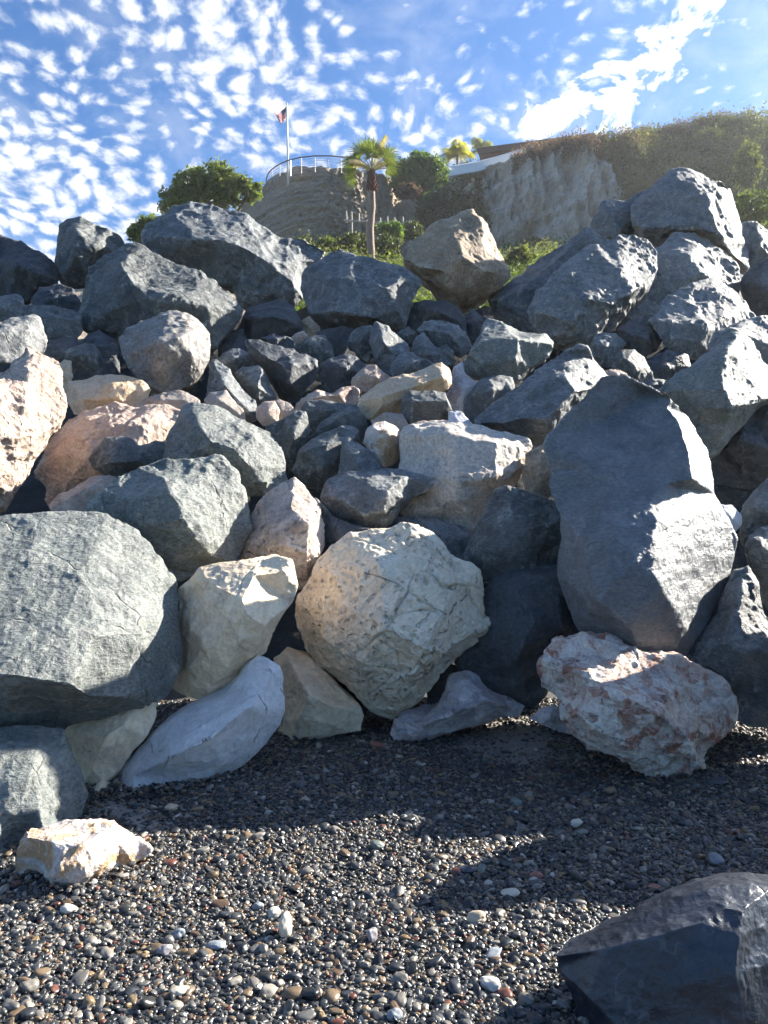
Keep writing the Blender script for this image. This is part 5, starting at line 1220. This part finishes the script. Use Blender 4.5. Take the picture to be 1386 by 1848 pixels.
def flag():
    d = 50.6; base = P(520, 312, d); root = empty('flagpole', base)
    top = P(517.6, 189, d) - base
    v, f = tube_np([(0, 0, -.8), top * .5, top], [.075, .062, .045], 10); p = mesh_np('pole', v, f, M['white_paint'], root, smooth=True)
    bm = bmesh.new(); bmesh.ops.create_uvsphere(bm, u_segments=10, v_segments=6, radius=.075); me = bpy.data.meshes.new('finial'); bm.to_mesh(me); bm.free(); me.materials.append(M['steel'])
    fi = bpy.data.objects.new('finial', me); COL.objects.link(fi); fi.parent = p; fi.location = top + Vector((0, 0, .06))
    tag(root, 'white flagpole standing on the headland terrace', 'flagpole')
    # flag hanging in a light wind
    m, T, b = new_mat('flag cloth')
    uv = T.add('ShaderNodeTexCoord').outputs['UV']; sp = T.add('ShaderNodeSeparateXYZ', {0: uv})
    st = T.math('MODULO', T.math('FLOOR', T.math('MULTIPLY', sp.outputs[1], 12.999)), 2.0)
    c = T.mix(T.math('GREATER_THAN', st, .5), (.55, .04, .05), (.80, .78, .78))
    can = T.math('MULTIPLY', T.math('LESS_THAN', sp.outputs[0], .42), T.math('GREATER_THAN', sp.outputs[1], .4615))
    fx = T.math('SUBTRACT', T.math('FRACT', T.math('MULTIPLY', sp.outputs[0], 14.3)), .5); fy = T.math('SUBTRACT', T.math('FRACT', T.math('MULTIPLY', sp.outputs[1], 9.3)), .5)
    star = T.math('LESS_THAN', T.math('ADD', T.math('MULTIPLY', fx, fx), T.math('MULTIPLY', fy, fy)), .06)
    blue = T.mix(star, (.03, .035, .12), (.7, .7, .7))
    fc = T.mix(can, c, blue); T.l.new(fc, b.inputs['Base Color'])
    tl = T.add('ShaderNodeBsdfTranslucent', {'Color': fc}); mo = [x for x in T.n if x.type == 'OUTPUT_MATERIAL'][0]
    T.l.new(T.add('ShaderNodeMixShader', {0: .55, 1: b.outputs[0], 2: tl.outputs[0]}).outputs[0], mo.inputs[0]); b.inputs['Roughness'].default_value = .8
    nu, nv = 24, 14; V = []; UV = []
    ht, hb, ft, fb = P(516.8, 192, d), P(516.8, 209, d), P(495, 207, d), P(505.5, 223, d)
    for i in range(nu):
        for j in range(nv):
            u, w = i / (nu - 1), j / (nv - 1)
            a = ht.lerp(ft, u); c2 = hb.lerp(fb, u); q = c2.lerp(a, w)
            q = q + Vector((0, .16 * math.sin(u * 9 + w * 2) * u, .05 * math.sin(u * 7 + 1) * u - .12 * math.sin(u * 3.14)))
            V.append(q - ht); UV.append((u, w))
    F = [(i * nv + j, (i + 1) * nv + j, (i + 1) * nv + j + 1, i * nv + j + 1) for i in range(nu - 1) for j in range(nv - 1)]
    o = mesh_np('flag', V, F, m, smooth=True, loc=ht)
    ul = o.data.uv_layers.new(name='UVMap')
    for l in o.data.loops: ul.data[l.index].uv = UV[l.vertex_index]
    sol = o.modifiers.new('thick', 'SOLIDIFY'); sol.thickness = .01
    tag(o, 'red, white and blue striped flag flying from the white pole', 'flag')
flag()

# ------------------------------------------------------------------ thin haze volume added to imitate veiling glare
def haze():
    V = [(x, y, z) for z in (-1.2, 42) for x, y in ((-160, -40), (160, -40), (160, 170), (-160, 170))]
    m = bpy.data.materials.new('glare haze'); m.use_nodes = True; T = NT(m.node_tree); T.n.clear()
    out = T.add('ShaderNodeOutputMaterial')
    pv = T.add('ShaderNodeVolumePrincipled', {'Color': (.93, .96, 1.0, 1), 'Density': .0006, 'Anisotropy': .6})
    T.l.new(pv.outputs[0], out.inputs['Volume'])
    o = mesh_np('haze', V, [(3, 2, 1, 0), (4, 5, 6, 7), (0, 1, 5, 4), (1, 2, 6, 5), (2, 3, 7, 6), (3, 0, 4, 7)], m)
    tag(o, None, None, None, 'stuff')
haze()
